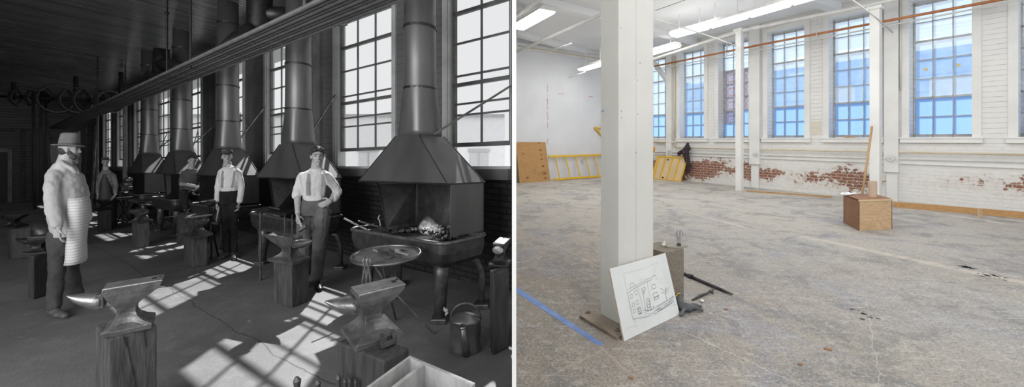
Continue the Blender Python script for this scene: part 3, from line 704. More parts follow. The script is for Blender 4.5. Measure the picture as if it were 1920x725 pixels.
# ================================================================ forges
def forge(k, fire=False, flip=False):
    ox, oy = -2.2*k, 1.53*k
    lab = ['large hooded forge with burning fire at the right of the workshop', 'second forge along the wall, its hood behind the man with hand on hip', 'third forge, its hood behind the man in white shirt and bow tie',
           'fourth forge, its hood behind the leaning man', 'fifth and farthest forge with a pale flat enclosure'][k]
    fr0 = Vector((-.615+ox, 3.62+oy, 0))
    def T(s, t, z):        # s along the wall towards the far end, t towards the wall
        q = fr0 + UL*s + NL*t; return Vector((q.x, q.y, z - K*q.y))
    r = thing('forge', T(.7,.25,0), lab, 'forge', 'forges along the window wall')
    W, D = 1.40, .50
    # hood
    zb, zt = 1.335, 1.83
    cx, cy, pr = .70, .27, .185
    mb = MB()
    n = 24; rings = []
    def sq(t):  # square outline parameterised like a circle
        a = 2*math.pi*t; c, s_ = math.cos(a), math.sin(a); m = max(abs(c), abs(s_)); return c/m, s_/m
    # four flat faces meeting a square collar
    b4 = [T(0,-.02,zb),T(W,-.02,zb),T(W,D+.04,zb),T(0,D+.04,zb)]
    t4 = [T(cx-pr,cy-pr,zt),T(cx+pr,cy-pr,zt),T(cx+pr,cy+pr,zt),T(cx-pr,cy+pr,zt)]
    mb.add(b4+t4, [(0,1,5,4),(1,2,6,5),(2,3,7,6),(3,0,4,7)])
    b4i = [T(.015,-.005,zb),T(W-.015,-.005,zb),T(W-.015,D+.025,zb),T(.015,D+.025,zb)]
    t4i = [T(cx-pr+.01,cy-pr+.01,zt-.02),T(cx+pr-.01,cy-pr+.01,zt-.02),T(cx+pr-.01,cy+pr-.01,zt-.02),T(cx-pr+.01,cy+pr-.01,zt-.02)]
    mb.add(b4i+t4i, [(4,5,1,0),(5,6,2,1),(6,7,3,2),(7,4,0,3)])
    mb.add(b4+b4i, [(0,4,5,1),(1,5,6,2),(2,6,7,3),(3,7,4,0)])
    hood = mb.build('hood', M['sheet'], r)
    rim = MB()
    for a, b in ((T(0,-.02,zb),T(W,-.02,zb)),(T(W,-.02,zb),T(W,D+.04,zb)),(T(W,D+.04,zb),T(0,D+.04,zb)),(T(0,D+.04,zb),T(0,-.02,zb))): rim.tube([a,b], .009, 6)
    for a, b in zip(b4, t4): rim.tube([a,b], .006, 6)
    rim.build('seam', M['sheetlow'], hood)
    # stack
    st = MB()
    sec = [(zt,1.0,1),(zt+.06,1.0,.9),(zt+.5,.98,.1),(zt+.55,.97,0),(2.6,.95,0),(CEIL-.0,.9,0)]
    rings = []
    for z, sc, q in sec:
        ring = []
        for i in range(n):
            a = 2*math.pi*(i+.5)/n; c, s_ = math.cos(a), math.sin(a); m = max(abs(c), abs(s_))
            ring.append(T(cx + pr*sc*(c/m*q + c*(1-q)), cy + pr*sc*(s_/m*q + s_*(1-q)), z))
        rings.append(ring)
    st.loft(rings); so = st.build('smoke_pipe', M['stackmetal'], r, smooth=True)
    for z in (2.02+.33, 3.02, 3.65, 4.2):
        bd = MB(); bd.loft([[T(cx+(pr*.965+.006)*math.cos(2*math.pi*i/n), cy+(pr*.965+.006)*math.sin(2*math.pi*i/n), z+dz) for i in range(n)] for dz in (-.012,.012)])
        bd.build('pipe_joint', M['sheetlow'], so)
    # brace rods to the wall
    we = ((962,158),(628,178),(497,200),(404,233),(327,255))[k]
    b = MB(); b.tube([T(cx-.15,cy+.0,zt-.01), P(we[0], we[1], 4802.4/(we[0]+80)-.06)], .014, 6); b.build('brace_rod', M['galv'], r)
    if k > 1:
        w1, w2 = (((435,244),(451,211)),((351,272),(372,242)),((290,277),(315,246)))[k-2]
        b = MB(); b.tube([T(cx-.1,cy+.15,zt+.02), P(w2[0], w2[1], 4802.4/(w2[0]+80)-.06)], .009, 6); b.build('brace_rod', M['iron'], r)
    # enclosure plates
    e = MB(); e.box(.0,.012,.03,D+.02,.83,zb, T)
    e.build('side_plate', M['sheet'], r)
    e = MB()
    if k < 4: e.box(0, 1.0, D, D+.015, .8, zb, T); e.hexa([T(1.0,.06,.8),T(1.012,.06,.8),T(1.012,D,.8),T(1.0,D,.8)],[T(1.18,.06,zb),T(1.192,.06,zb),T(1.0,D,zb),T(.99,D,zb)])
    else: e.box(0, W-.3, .02, .035, .75, zb, T)
    if k == 2: e.box(.0, W, .03, .045, .78, zb, T)
    if k == 3: e.box(.0, .5, .03, .045, .78, zb, T)
    e.build('back_plate', M['irondark'], r)
    # hearth tray: rounded pan
    def rr(x0,x1,y0,y1,rad,z,n_=5):
        pts = []
        for (cx_,cy_,a0) in ((x1-rad,y1-rad,0),(x0+rad,y1-rad,90),(x0+rad,y0+rad,180),(x1-rad,y0+rad,270)):
            for i in range(n_+1):
                a = math.radians(a0+90*i/n_); pts.append(T(cx_+rad*math.cos(a), cy_+rad*math.sin(a), z))
        return pts
    x0, x1, y0, y1 = -.04, 1.5, -.1, D+.06
    tr = MB(); tr.loft([rr(x0+.1,x1-.1,y0+.08,y1-.08,.06,.53), rr(x0+.03,x1-.03,y0+.02,y1-.02,.1,.59), rr(x0,x1,y0,y1,.12,.68), rr(x0,x1,y0,y1,.12,.785), rr(x0+.02,x1-.02,y0+.02,y1-.02,.11,.785), rr(x0+.03,x1-.03,y0+.03,y1-.03,.1,.70)])
    hearth = tr.build('hearth_tray', M['hearthiron'], r)
    lp_ = rr(x0,x1,y0,y1,.12,.785); rm = MB(); rm.tube(lp_+[lp_[0]], .018, 8); rm.build('rim', M['anvilmid'], hearth, smooth=True)
    for (sx, sy, dx, dy) in ((.14,.04,0,-.02),(.14,D-.08,-.03,.08),(1.3,.04,.02,-.02),(1.3,D-.08,.02,.06)):
        lg = MB(); a = T(sx,sy,.56)
        if sy > .2: lg.tube([a, T(sx+dx*2,sy+dy,.50), T(sx+dx*3,sy+dy*1.6,.36), T(sx+dx*3,sy+dy*1.6,.0)], [.035,.035,.033,.035], 10)
        else: lg.tube([a, T(sx,sy,.44), T(sx+dx,sy+dy,.0)], [.085,.07,.052], 12)
        q = T(sx+dx*(3 if sy>.2 else 1), sy+dy*(1.6 if sy > .2 else 1), 0)
        l_ = lg.build('leg', M['iron'], r, smooth=True)
        ft_ = MB(); ft_.box(-.075,.075,-.075,.075,-.02,.055, lambda x,y,z: q+Vector((x,y,z))); ft_.build('foot', M['iron'], l_, bevel=.01)
    # coals
    cl = MB()
    for i in range(110 if k == 0 else 30):
        s_ = random.uniform(.12,1.15); t_ = random.uniform(.08,.42); h = .76 + .07*math.exp(-((s_-.5)/.3)**2) + random.uniform(0,.02)
        cl.ball(T(s_,t_,h), random.uniform(.015,.032), random.uniform(.015,.03), random.uniform(.012,.025), n=6)
    cl.box(.1,1.42,.0,.46,.71,.76,T)
    co = cl.build('coal_bed', M['coal'], r); co['kind'] = 'stuff'
    return r, T
forges = [forge(k) for k in range(5)]
T0 = forges[0][1]
# fire on the near forge
def flame_mat():
    m = bpy.data.materials.new('flame'); m.use_nodes = True; nt = m.node_tree; nt.nodes.remove(nt.nodes['Principled BSDF']); n = NT(nt)
    tc = nt.nodes.new('ShaderNodeTexCoord'); sp = nt.nodes.new('ShaderNodeSeparateXYZ'); link(nt, tc.outputs['Generated'], sp.inputs[0])
    e = nt.nodes.new('ShaderNodeEmission'); e.inputs[0].default_value = (1,1,1,1); e.inputs[1].default_value = 1.5
    t = nt.nodes.new('ShaderNodeBsdfTransparent'); mx = nt.nodes.new('ShaderNodeMixShader')
    lw = nt.nodes.new('ShaderNodeLayerWeight'); lw.inputs[0].default_value = .35
    f = n.m('MULTIPLY', n.m('SUBTRACT', 1, n.m('POWER', sp.outputs[2], .7)), n.m('POWER', n.m('SUBTRACT', 1, lw.outputs['Facing']), 2.6), clamp=True)
    f = n.m('MULTIPLY', f, n.step(n.noise(n.mapped(tc.outputs['Object'], (1,1,.3)), 26, 3, .6, .6), .38, .66))
    link(nt, n.m('MULTIPLY', f, .42), mx.inputs[0]); link(nt, t.outputs[0], mx.inputs[1]); link(nt, e.outputs[0], mx.inputs[2]); link(nt, mx.outputs[0], nt.nodes['Material Output'].inputs[0]); return m
fm = flame_mat()
fl = MB()
for s_, t_, h, w in ((.50,.2,.19,.10),(.60,.24,.13,.07),(.40,.22,.11,.065)):
    b = T0(s_,t_,.80); fl.lathe(b, [(w*.5,-.02),(w*.9,.1*h),(w,.3*h),(w*.85,.55*h),(w*.6,.75*h),(w*.3,.92*h),(.004,h)], 20)
tag(fl.build('fire', fm, smooth=True), 'flames burning on the coals under the large near hood', 'fire')
pl = bpy.data.lights.new('fire_light', 'POINT'); pl.energy = 5; pl.shadow_soft_size = .06; plo = bpy.data.objects.new('fire_light', pl); plo.location = T0(.5,.2,.95); COL.objects.link(plo)
# rods in the fire
for i, (a, b, rad, lb) in enumerate((((645,409),(688,431),.010,'pale iron rod leaning out of the hearth, end highest'),((671,414),(728,430),.009,'second rod lying across the hearth rim'),((712,404),(707,417),.008,'short bent bright rod standing in the coals'))):
    z = .57
    pa = P(a[0],a[1],4.2+.0*i); pb = P(b[0],b[1],4.35)
    m_ = MB()
    if i == 2: m_.tube([P(712,403,4.35),P(709,409,4.35),P(712,414,4.35),P(714,428,4.35)], rad, 8)
    else: m_.tube([pa,pb], rad, 8)
    tag(m_.build('iron_rod', M['paleiron'] if i != 1 else M['iron']), lb, 'rod')

# ================================================================ round tool table
D = 3.38; c = P(725,477,D); R_ = .288
r = thing('round_table', Vector((c.x,c.y,-K*D)), 'round iron tool table on splayed legs beside the lit forge', 'table')
mb = MB(); mb.lathe(c-Vector((0,0,.012)), [(.0,0),(R_*.96,0),(R_*.96,.008),(0,.008)], 40); mb.build('table_top', mat('worn_table_iron', .14, .24, .75, .2, 9, .2, 50), r)
mb = MB(); mb.tube([c+Vector((R_*math.cos(a*math.pi/20), R_*math.sin(a*math.pi/20), 0)) for a in range(41)], .014, 8, caps=False); mb.build('rim', M['galv'], r, smooth=True)
for (tx, ty) in ((813,627),(690,618),(742,600)):
    g_ = GL(tx,ty); mb = MB(); mb.tube([c+(c-g_).normalized()*0+Vector(((c.x-g_.x)*.35,(c.y-g_.y)*.35,-.02)), Vector((c.x,c.y,c.z-.26)), g_+Vector((0,0,.01))], .011, 8); mb.build('leg', M['iron'], r)
items = [((712,476),(730,486),.03,'flat hammer head'),((700,470),(716,478),.014,'punch'),((730,468),(748,486),.010,'dark punch'),((742,474),(766,480),.018,'hot chisel'),((750,470),(764,473),.012,'short drift')]
for i,(a,b,w,nm) in enumerate(items):
    pa = PZ(a[0],a[1],c.z+.0); pb = PZ(b[0],b[1],c.z+.0)
    mb = MB(); mb.bar(pa+Vector((0,0,.012)), pb+Vector((0,0,.012)), w, w*.8)
    if i in (0,3): mb.bar(pa+Vector((0,0,.03)), pa.lerp(pb,.3)+Vector((0,0,.03)), w*1.3, w*1.4)
    tag(mb.build('hand_tool', M['paleiron'] if i % 2 else M['galv'], bevel=.002), ['flat hammer head lying left of centre on the round table','thin punch near the left rim of the round table','dark punch lying across the middle of the round table','pale hot chisel right of centre on the round table','short drift near the back rim of the round table'][i], 'tool', 'tools on the round table')
for i,(px,lb) in enumerate(((685,'left pair of tongs hanging from the round table rim'),(692,'right pair of tongs hanging from the round table rim'))):
    a = P(px,484,3.06); mb = MB()
    for d_ in (-.016,.016):
        mb.tube([a+Vector((0,0,.02)), a+Vector((d_,-.01,-.02)), a+Vector((-d_*.2,-.012,-.08)), a+Vector((-d_*.9,-.012,-.16)), a+Vector((-d_*1.1,-.012,-.27))], [.005,.006,.007,.012,.009], 8)
    tag(mb.build('tongs', M['galv'], smooth=True), lb, 'tongs', 'tongs hanging from the round table')
# ================================================================ watering can
g_ = GL(873,655); cz = g_.z
r = thing('watering_can', g_, 'dented metal watering can with arched handle beside the forge leg', 'watering can')
ex = (Vector((1,0,0)),Vector((0,1,0)),Vector((0,0,1)))
mb = MB(); mb.lathe(g_, [(.125,0),(.13,.01),(.125,.03),(.122,.24),(.127,.25),(.118,.262),(.07,.30),(.0,.315)], 28, ax=(Vector((1.02,0,0)),Vector((0,.8,0)),ex[2])); mb.build('body', M['galv'], r, smooth=True)
mb = MB(); mb.tube([g_+Vector((.122*math.cos(a),0,.25+.13*math.sin(a))) for a in [math.pi*i/14 for i in range(15)]], .011, 8); mb.build('handle', M['iron'], r, smooth=True)
mb = MB(); mb.tube([g_+Vector((.02,-.1,.02)), g_+Vector((.01,-.135,.13)), g_+Vector((0,-.16,.255))], [.035,.026,.02], 14); mb.tube([g_+Vector((0,-.155,.25)), g_+Vector((0,-.163,.27))],[.022,.026],14); mb.build('spout', M['galv'], r, smooth=True)
mb = MB(); mb.lathe(g_+Vector((0,-.1635,.2715)), [(.001,0),(.018,.0),(.018,.001)], 12); mb.build('spout_opening', M['coal'], r)
# ================================================================ tool tray and rods at the bottom edge
O = PZ(768,666,.40); A_ = Vector((-.45,-.893,0)); B_ = Vector((.85,-.527,0))
def TT(a, b, z): q = O + A_*a + B_*b; return Vector((q.x,q.y,z))
r = thing('tool_tray', TT(.3,.2,-K*1.8), 'open wooden tool tray with a narrow side compartment at the bottom edge', 'tool tray')
t = .016; La, Lb = .5, .42; zf = -.12
mb = MB(); mb.box(t,La-t,t,Lb-t,zf,zf+.02,TT); mb.build('bottom', M['timberdark'], r)
for b0 in (0, Lb-t): mb = MB(); mb.box(0,La,b0,b0+t,zf,.40,TT); mb.build('side_panel', M['palewood'], r)
for a0 in (0, La-t): mb = MB(); mb.box(a0,a0+t,t,Lb-t,zf,.40,TT); mb.build('end_panel', M['palewood'], r)
mb = MB(); mb.box(t,La-t,.10,.10+t*1.3,zf+.02,.40,TT); mb.build('divider', M['palewood'], r)
mb = MB(); mb.box(t,La-t,.052,.064,zf+.02,.33,TT); mb.build('divider', M['timber'], r)
rods = [(556,706,.020),(595,711,.015),(634,702,.013),(646,708,.010),(655,707,.009),(666,709,.009)]
for i,(px,py,rad) in enumerate(rods):
    p = P(px+1,py,2.05); mb = MB(); fz = -K*2.05
    mb.tube([Vector((p.x,p.y,fz)), Vector((p.x,p.y,p.z-.05)), Vector((p.x,p.y,p.z-.02)), Vector((p.x-.004,p.y,p.z))], [rad*.8,rad*.8,rad,rad*.35], 10)
    mb.box(-.02,.02,-.02,.02,0,.04, lambda x,y,z: Vector((p.x+x,p.y+y,fz+z)))
    tag(mb.build('chisel', M['iron']), ['thickest upright tool end at the bottom edge, leftmost of six','second upright tool end from the left at the bottom edge','upright tool end just left of the dark block at the bottom edge','fourth upright tool end from the left at the bottom edge','fifth upright tool end from the left at the bottom edge','rightmost upright tool end in front of the dark block'][i], 'tool', 'tool ends along the bottom edge')
# floor litter
mb = MB(); g_=GL(835,582)
q = P(836,584,3.66)
for dx_,dz_,r__ in ((-.012,.02,.014),(.004,.01,.018),(.012,-.01,.013),(.0,-.026,.011),(-.014,.034,.009)): mb.ball(q+Vector((dx_,0,dz_)), r__, r__*.8, r__*1.2, n=7)
tag(mb.build('rag', M['reveal']), 'small pale rag caught at the foot of the near forge leg', 'rag')

# ================================================================ overhead: pipe bundle, ducts, shafting, rods
def hpipe(px0, py0, px1, py1, z, off): pass
zb_ = 3.1
base_t = -1.35
def bt(px, py): # perpendicular offset of the bundle from the wall for a pixel at height zb_ over the floor
    D_ = F*(zb_-1.5)/(312-py); x = (px-CX)*D_/F; return (Vector((x,D_,0))-OL).dot(NL)
ta, tb = bt(560,40), bt(560,90)
NB = 9
for i in range(NB):
    f_ = .5; sl = (72+35*f_)/(140+115*f_); pn = (620+115*f_)+25/sl
    A_2 = S(PZ(pn, -25, 0)) if 0 else P(pn, -25, F*(zb_-1.5)/(312+25)); B_2 = P(97, 243+3*f_, F*(zb_-1.5)/(312-243-3*f_))
    B_2 = A_2.lerp(B_2, (16.2-A_2.y)/(B_2.y-A_2.y)); of_ = NL*(.053*(i-(NB-1)/2)); of_.z = -K*of_.y
    mb = MB(); mb.tube([A_2+of_, B_2+of_], .021 if i % 2 else .026, 10)
    tag(mb.build('overhead_pipe', M['trimgrey'], smooth=True), 'long dark pipe in the flat bundle hung under the workshop ceiling', 'pipe', 'pipes in the bundle under the workshop ceiling')
for i,(px, py0, py1) in enumerate(((313,-30,145),(357,-20,122),(235,100,215),(183,105,205))):
    s_ = None
    D_ = F*(zb_-1.5)/(312-py1); x = (px-CX)*D_/F
    mb = MB(); a = S((x,D_,CEIL)); b = S((x,D_,zb_-.05)); mb.tube([a,b], .017, 8); mb.ball(S((x,D_,CEIL-.35)), .035, n=8)
    tag(mb.build('hanger_rod', M['irondark']), ['hanger rod left of the tall near pair, holding the pipe bundle','hanger rod over the leaning man, holding the pipe bundle','hanger rod near the big pulley, holding the pipe bundle','farthest hanger rod of the pipe bundle'][i], 'hanger rod', 'rods hanging from the workshop ceiling')
# bent water pipe near the top
mb = MB(); mb.tube([P(571,-20,4.6),P(571,22,4.6),P(575,28,4.6),P(640,48,4.9),P(649,46,4.9),P(650,38,4.9)], .02, 10); tag(mb.build('water_pipe', M['trimgrey'], smooth=True), 'bent thin pipe dropping from the ceiling below the bundle', 'pipe')
# big smoke ducts
r = thing('smoke_duct', P(480,40,6.6), 'big dark riveted smoke duct with a side branch under the ceiling', 'duct')
mb = MB(); mb.tube([P(488,-40,6.4),P(487,10,6.4),P(486,48,6.4),P(487,62,6.4)], [.185,.185,.185,.15], 24); mb.build('main_duct', M['irondark'], r, smooth=True)
mb = MB(); mb.tube([P(495,28,6.4),P(530,27,6.6),P(552,30,6.8),P(566,42,7.0)], [.13,.13,.13,.12], 20); mb.build('branch', M['sheetlow'], r, smooth=True)
mb = MB(); mb.tube([P(484,48,6.4),P(445,72,6.1),P(408,104,5.9)], [.13,.11,.09], 20); mb.build('branch', M['sheetlow'], r, smooth=True)
r = thing('smoke_duct', P(330,130,9.5), 'farther smoke duct with a flared mouth meeting the ceiling', 'duct')
mb = MB(); mb.tube([P(303,92,8.25),P(302,120,8.25),P(302,138,8.25)], [.135,.14,.15], 24); mb.build('main_duct', M['irondark'], r, smooth=True)
mb = MB(); mb.tube([P(300,124,8.25),P(285,142,8.6),P(266,166,9.3)], [.15,.13,.11], 20); mb.build('branch', M['sheetlow'], r, smooth=True)
mb = MB(); mb.tube([P(306,122,8.25),P(328,124,8.0),P(345,128,7.8)], [.15,.13,.10], 20); mb.build('branch', M['sheetlow'], r, smooth=True)
mb = MB(); mb.lathe(P(301,146,9.3), [(.10,0),(.14,.02),(.13,.05)], 20); tag(mb.build('lamp_shade', M['reveal']), 'small pale enamel lamp shade beside the pipe bundle', 'lamp')
# shaft and pulleys
r = thing('line_shaft', P(120,165,13), 'line shaft running across under the dark ceiling', 'shaft')
mb = MB(); a, b = P(-10,180,14.0), P(236,192,12.2); mb.tube([a,b], .05, 10); mb.build('shaft', M['irondark'], r)
for px in (30,150,228):
    t_ = (px+10)/246; q = a.lerp(b,t_); mb = MB(); mb.bar(Vector((q.x,q.y,CEIL-.08-K*q.y)), q-Vector((0,0,.1)), .1, .06); mb.build('bearing_bracket', M['irondark'], r)
ax_ = (b-a).normalized(); up = Vector((0,0,1)); sd = ax_.cross(up).normalized()
for i,(px,rr_,w) in enumerate(((50,.34,.22),(80,.30,.2),(112,.46,.12),(150,.42,.14),(178,.46,.14),(208,.36,.24))):
    t_ = (px+10)/246; q = a.lerp(b,t_)
    rt = thing('belt_pulley', q, ['leftmost wide belt pulley on the line shaft','second belt pulley from the left on the line shaft','large spoked belt pulley above the old man','spoked belt pulley right of the brackets on the line shaft','biggest belt pulley on the line shaft','wide drum pulley at the right end of the line shaft'][i], 'pulley', 'belt pulleys on the line shaft')
    m_ = MB(); rings = []
    prof = [(rr_,-w/2),(rr_*1.02,0),(rr_,w/2),(rr_-.03,w/2),(rr_-.03,-w/2)]
    nn = 30; vs = []; fs = []
    for j in range(nn):
        an = 2*math.pi*j/nn
        for rad, h in prof: vs.append(q + (sd*math.cos(an)+up*math.sin(an))*rad + ax_*h)
    for j in range(nn):
        for l in range(5): fs.append((j*5+l, ((j+1)%nn)*5+l, ((j+1)%nn)*5+(l+1)%5, j*5+(l+1)%5))
    m_.add(vs, fs); m_.build('rim', M['iron'], rt, smooth=False)
    m_ = MB()
    for j in range(6): an = math.pi*j/3; m_.bar(q, q+(sd*math.cos(an)+up*math.sin(an))*(rr_-.02), .05, .03, up=ax_)
    m_.tube([q-ax_*(w/2+.03), q+ax_*(w/2+.03)], .08, 12); m_.build('spokes', M['irondark'], rt)
for i,(px,py,r0,px2,py2) in enumerate(((62,170,0,66,392),(84,170,0,96,372),(78,170,0,76,380))):
    mb = MB(); mb.bar(P(px,py,13), P(px2,py2,12.6), .09, .01, up=(1,0,0)); tag(mb.build('drive_belt', M['irondark']), ['leather belt running down to the floor at the left','leather belt slanting down behind the old man','middle leather belt near the end wall'][i], 'belt', 'belts hanging from the line shaft')
# tall rods and ladders standing at the far corner
def ladder(pa, pb, w, rungs, m, label, name='ladder'):
    d = (pb-pa); sdv = Vector((w,0,0)); r = thing(name, pa, label, 'ladder')
    for sg in (0,1):
        mb = MB(); mb.bar(pa+sdv*sg, pb+sdv*sg, .05, .03); mb.build('rail', m, r)
    for i in range(rungs):
        q = pa.lerp(pb,(i+.7)/rungs); mb = MB(); mb.tube([q,q+sdv], .016, 6); mb.build('rung', m, r)
    return r
ladder(P(158,372,15.0), P(163,215,15.6), .42, 9, M['timberdark'], 'tall ladder against the end wall behind the far man')
ladder(P(84,372,14.6), P(83,256,15.2), .3, 8, M['timberdark'], 'narrow ladder against the end wall left of the old man')
mb = MB(); mb.box(0,1,0,.03,0,1, lambda x,y,z: P(94,306,13.5).lerp(P(112,306,13.5),x)+Vector((0,y,z*.68))); tag(mb.build('notice_board', M['reveal']), 'pale board on the end wall behind the old man hat', 'board')
for i,(a,b,lb) in enumerate((((172,385),(180,235),'thin bright pole leaning in the far corner'),((150,365),(148,246),'dark pole against the end wall'),((183,385),(183,205),'slim post carrying the far end of the pipe bundle'))):
    mb = MB(); mb.tube([P(a[0],a[1],14.2),P(b[0],b[1],14.6)], .035, 8); tag(mb.build('pole', M['galv'] if i == 0 else M['trimgrey']), lb, 'pole')
mb = MB(); mb.tube([P(234,372,11.5), P(234,180,11.5)], .05, 10); tag(mb.build('drill_post', M['trimgrey']), 'upright post in front of the third window from the far end', 'post')

# ================================================================ mid-ground clutter
def stand(px, py, hpx, wd, label, m, D_off=0):
    g_ = GL(px, py); D_ = g_.y; top = P(px, hpx, D_); r = thing('tool_stand', g_, label, 'stand', 'tool stands by the forges')
    mb = MB(); mb.lathe(top, [(wd,0),(wd,.02),(0,.02)], 24); mb.build('top_plate', m, r)
    for a in (0.3,2.4,4.5):
        mb = MB(); mb.tube([top+Vector((wd*.5*math.cos(a),wd*.5*math.sin(a),0)), top.lerp(g_,.4), S((g_.x+wd*1.0*math.cos(a+3), g_.y+wd*math.sin(a+3), .01))], .014, 6); mb.build('leg', m, r)
    return top, D_
t1, D1 = stand(304,425,381,.38,'low round stand heaped with bars in front of the fifth forge', M['irondark'])
t2, D2 = stand(231,426,373,.18,'three-legged stand beside the far man', M['irondark'])
t3, D3 = stand(370,442,404,.34,'round stand with bars behind the anvil before the seated man', M['irondark'])
t4, D4 = stand(396,484,381,.11,'stand with tongs left of the man in white shirt', M['irondark'])
k_ = 0
for top, w_, nb_ in ((t1,.36,8),(t2,.15,3),(t3,.4,6),(t4,.13,5)):
    for j in range(nb_):
        an = random.uniform(-.5,.5)+ (0.2); L_ = random.uniform(.6,1.3)*w_; y_ = random.uniform(-.6,.6)*w_; q = top+Vector((random.uniform(-.15,.15)*w_, y_, .04))
        d_ = Vector((math.cos(an),math.sin(an),0))*L_; mb = MB(); mb.bar(q-d_, q+d_+Vector((0,0,random.uniform(-.01,.03))), .018, .018); k_ += 1
        where = ['heaped on the low round stand before the fifth forge','on the three-legged stand beside the far man','on the round stand behind the seated man anvil','on the stand left of the man in white shirt'][[8,3,6,5].index(nb_)]
        tag(mb.build('iron_bar', M['iron'] if j % 3 else M['galv']), 'iron bar ' + where, 'bar', 'iron bars ' + where)
# bar laid over anvil D, poker
mb = MB(); mb.bar(PZ(347,408,.395), PZ(398,402,.41), .02, .012); tag(mb.build('iron_bar', M['galv']), 'pale flat bar laid across the anvil before the seated man', 'bar')
mb = MB(); mb.tube([P(332,462,5.9),P(345,440,6.0)], .01, 6); tag(mb.build('poker', M['iron']), 'thin poker leaning on the squared timber block', 'poker')
mb = MB(); g_=GL(302,438); mb.tube([g_, P(272,400,g_.y+.3)], .014, 6); tag(mb.build('poker', M['iron']), 'iron rod leaning from the floor to the small mid anvil', 'poker')
# vice on a post near far man
r = thing('bench_vice', P(238,372,11), 'pale leg vice standing right of the far man', 'vice')
mb = MB(); mb.tube([P(238,385,10.9),P(238,352,10.9)], .04, 8); mb.build('post', M['iron'], r)
mb = MB(); mb.ball(P(236,346,10.9), .14, .1, .11, n=10); mb.ball(P(240,338,10.9), .12, .1, .1, n=10); mb.build('jaws', M['galv'], r)
mb = MB(); mb.bar(P(244,352,10.8),P(262,351,10.8),.14,.08); tag(mb.build('steel_block', M['paleiron']), 'pale steel block on the bench right of the leg vice', 'metal block')
mb = MB(); mb.box(0,1,0,.5,0,.06, lambda x,y,z: P(226,358,11.1).lerp(P(268,358,11.1),x)+Vector((0,y,z)))
for px in (228,265): mb.bar(P(px,359,11.2), GL(px,402)*1.0 if 0 else P(px,400,11.2), .08,.08)
tag(mb.build('work_bench', M['timberdark']), 'dark bench against the window wall behind the far man', 'bench')
# low table with rods left of the second forge (behind block C)
r = thing('trestle', P(497,395,6.2), 'low rack carrying rods left of the tall timber block', 'rack')
mb = MB(); mb.bar(P(486,391,5.15),P(552,399,4.9),.22,.025); mb.build('top_plate', M['irondark'], r)
for px,py in ((488,432),(534,432),(548,436)):
    mb = MB(); q=P(px,395,5.05); mb.tube([q, Vector((q.x,q.y,-K*q.y))], .014, 6); mb.build('leg', M['iron'], r)
for i,(a,b) in enumerate((((486,395),(525,405)),((505,388),(524,392)),((497,393),(548,399)))):
    mb = MB(); mb.tube([P(*a,5.05),P(*b,4.95)], .011, 6); tag(mb.build('iron_rod', M['galv']), ['rod drooping from the low rack left of the tall block','short rod on top of the low rack','long rod lying along the low rack'][i], 'rod', 'rods on the low rack')
# ================================================================ GALLERY ROOM
def prism(pts, z0, z1, mb=None):
    mb = mb or MB(); return mb.hexa([Vector((p[0],p[1],z0)) for p in pts], [Vector((p[0],p[1],z1)) for p in pts])
# main post: two timbers bolted together
pc = Vector((.732,2.69,0)); a_ = UR*.1755; b_ = NR*.368
h_ = NR*.178
o = thing('timber_post', pc+(a_+b_)/2+Vector((0,0,FR)), 'thick white painted double timber post in the foreground', 'post')
mb = prism([pc, pc+h_, pc+h_+a_, pc+a_], FR+.012, CEIL); mb.build('timber', M['white2'], o, bevel=.004)
mb = prism([pc+h_*1.01, pc+b_, pc+b_+a_, pc+h_*1.01+a_], FR+.012, CEIL); mb.build('timber', M['white2'], o, bevel=.004)
mk = MB()
for px, py, w, h, nm in ((1129,208,5,3,0),):
    q = pc + a_*.85; qq = P(1129,208,q.y); mk.bar(qq+Vector((-.008,-.003,.004)), qq+Vector((0.0,-.003,-.004)), .006,.006); mk.bar(qq+Vector((0,-.003,-.004)), qq+Vector((.01,-.006,.006)), .006,.006)
mk.build('blue_mark', M['tape'], o, label='small blue paint tick')
hl = MB()
for px, py in ((1200,118),(1196,214),(1192,286),(1165,221),(1163,52),(1165,208),(1240-45,150)):
    r_ = (px-CX)/F; t = (r_*pc.y - pc.x)/(NR.x - r_*NR.y); q = pc+NR*t; z = CAMZ+(HZ-py)*q.y/F
    hl.ball(Vector((q.x,q.y,z))-UR*.0, .0035, n=8)
hl.build('nail_hole', M['hinge'], o)
pp = [GR(1087.6,595.3), GR(1155,635.6)]; d_ = (pp[1]-pp[0]); nn = Vector((-d_.y, d_.x,0)).normalized()
mb = MB(); e = nn*.5; prism([pp[0],pp[1],pp[1]+e,pp[0]+e], FR, FR+.012, mb)
o = thing('base_plate', pp[0], 'rusty dust-covered steel plate under the big white post', 'metal plate')
mb.build('plate', M['plate'], o); mb = MB(); mb.bar(pp[0]+Vector((0,0,.007)), pp[1]+Vector((0,0,.007)), .012, .016); mb.build('edge', M['rust'], o)
for px, py in ((1103,589),(1158,623)):
    q = GR(px,py)+Vector((0,0,.01)); mb = MB(); mb.lathe(q, [(.02,0),(.02,.004),(.013,.005),(.013,.016),(0,.017)], 6); mb.build('bolt', M['rust'], o)
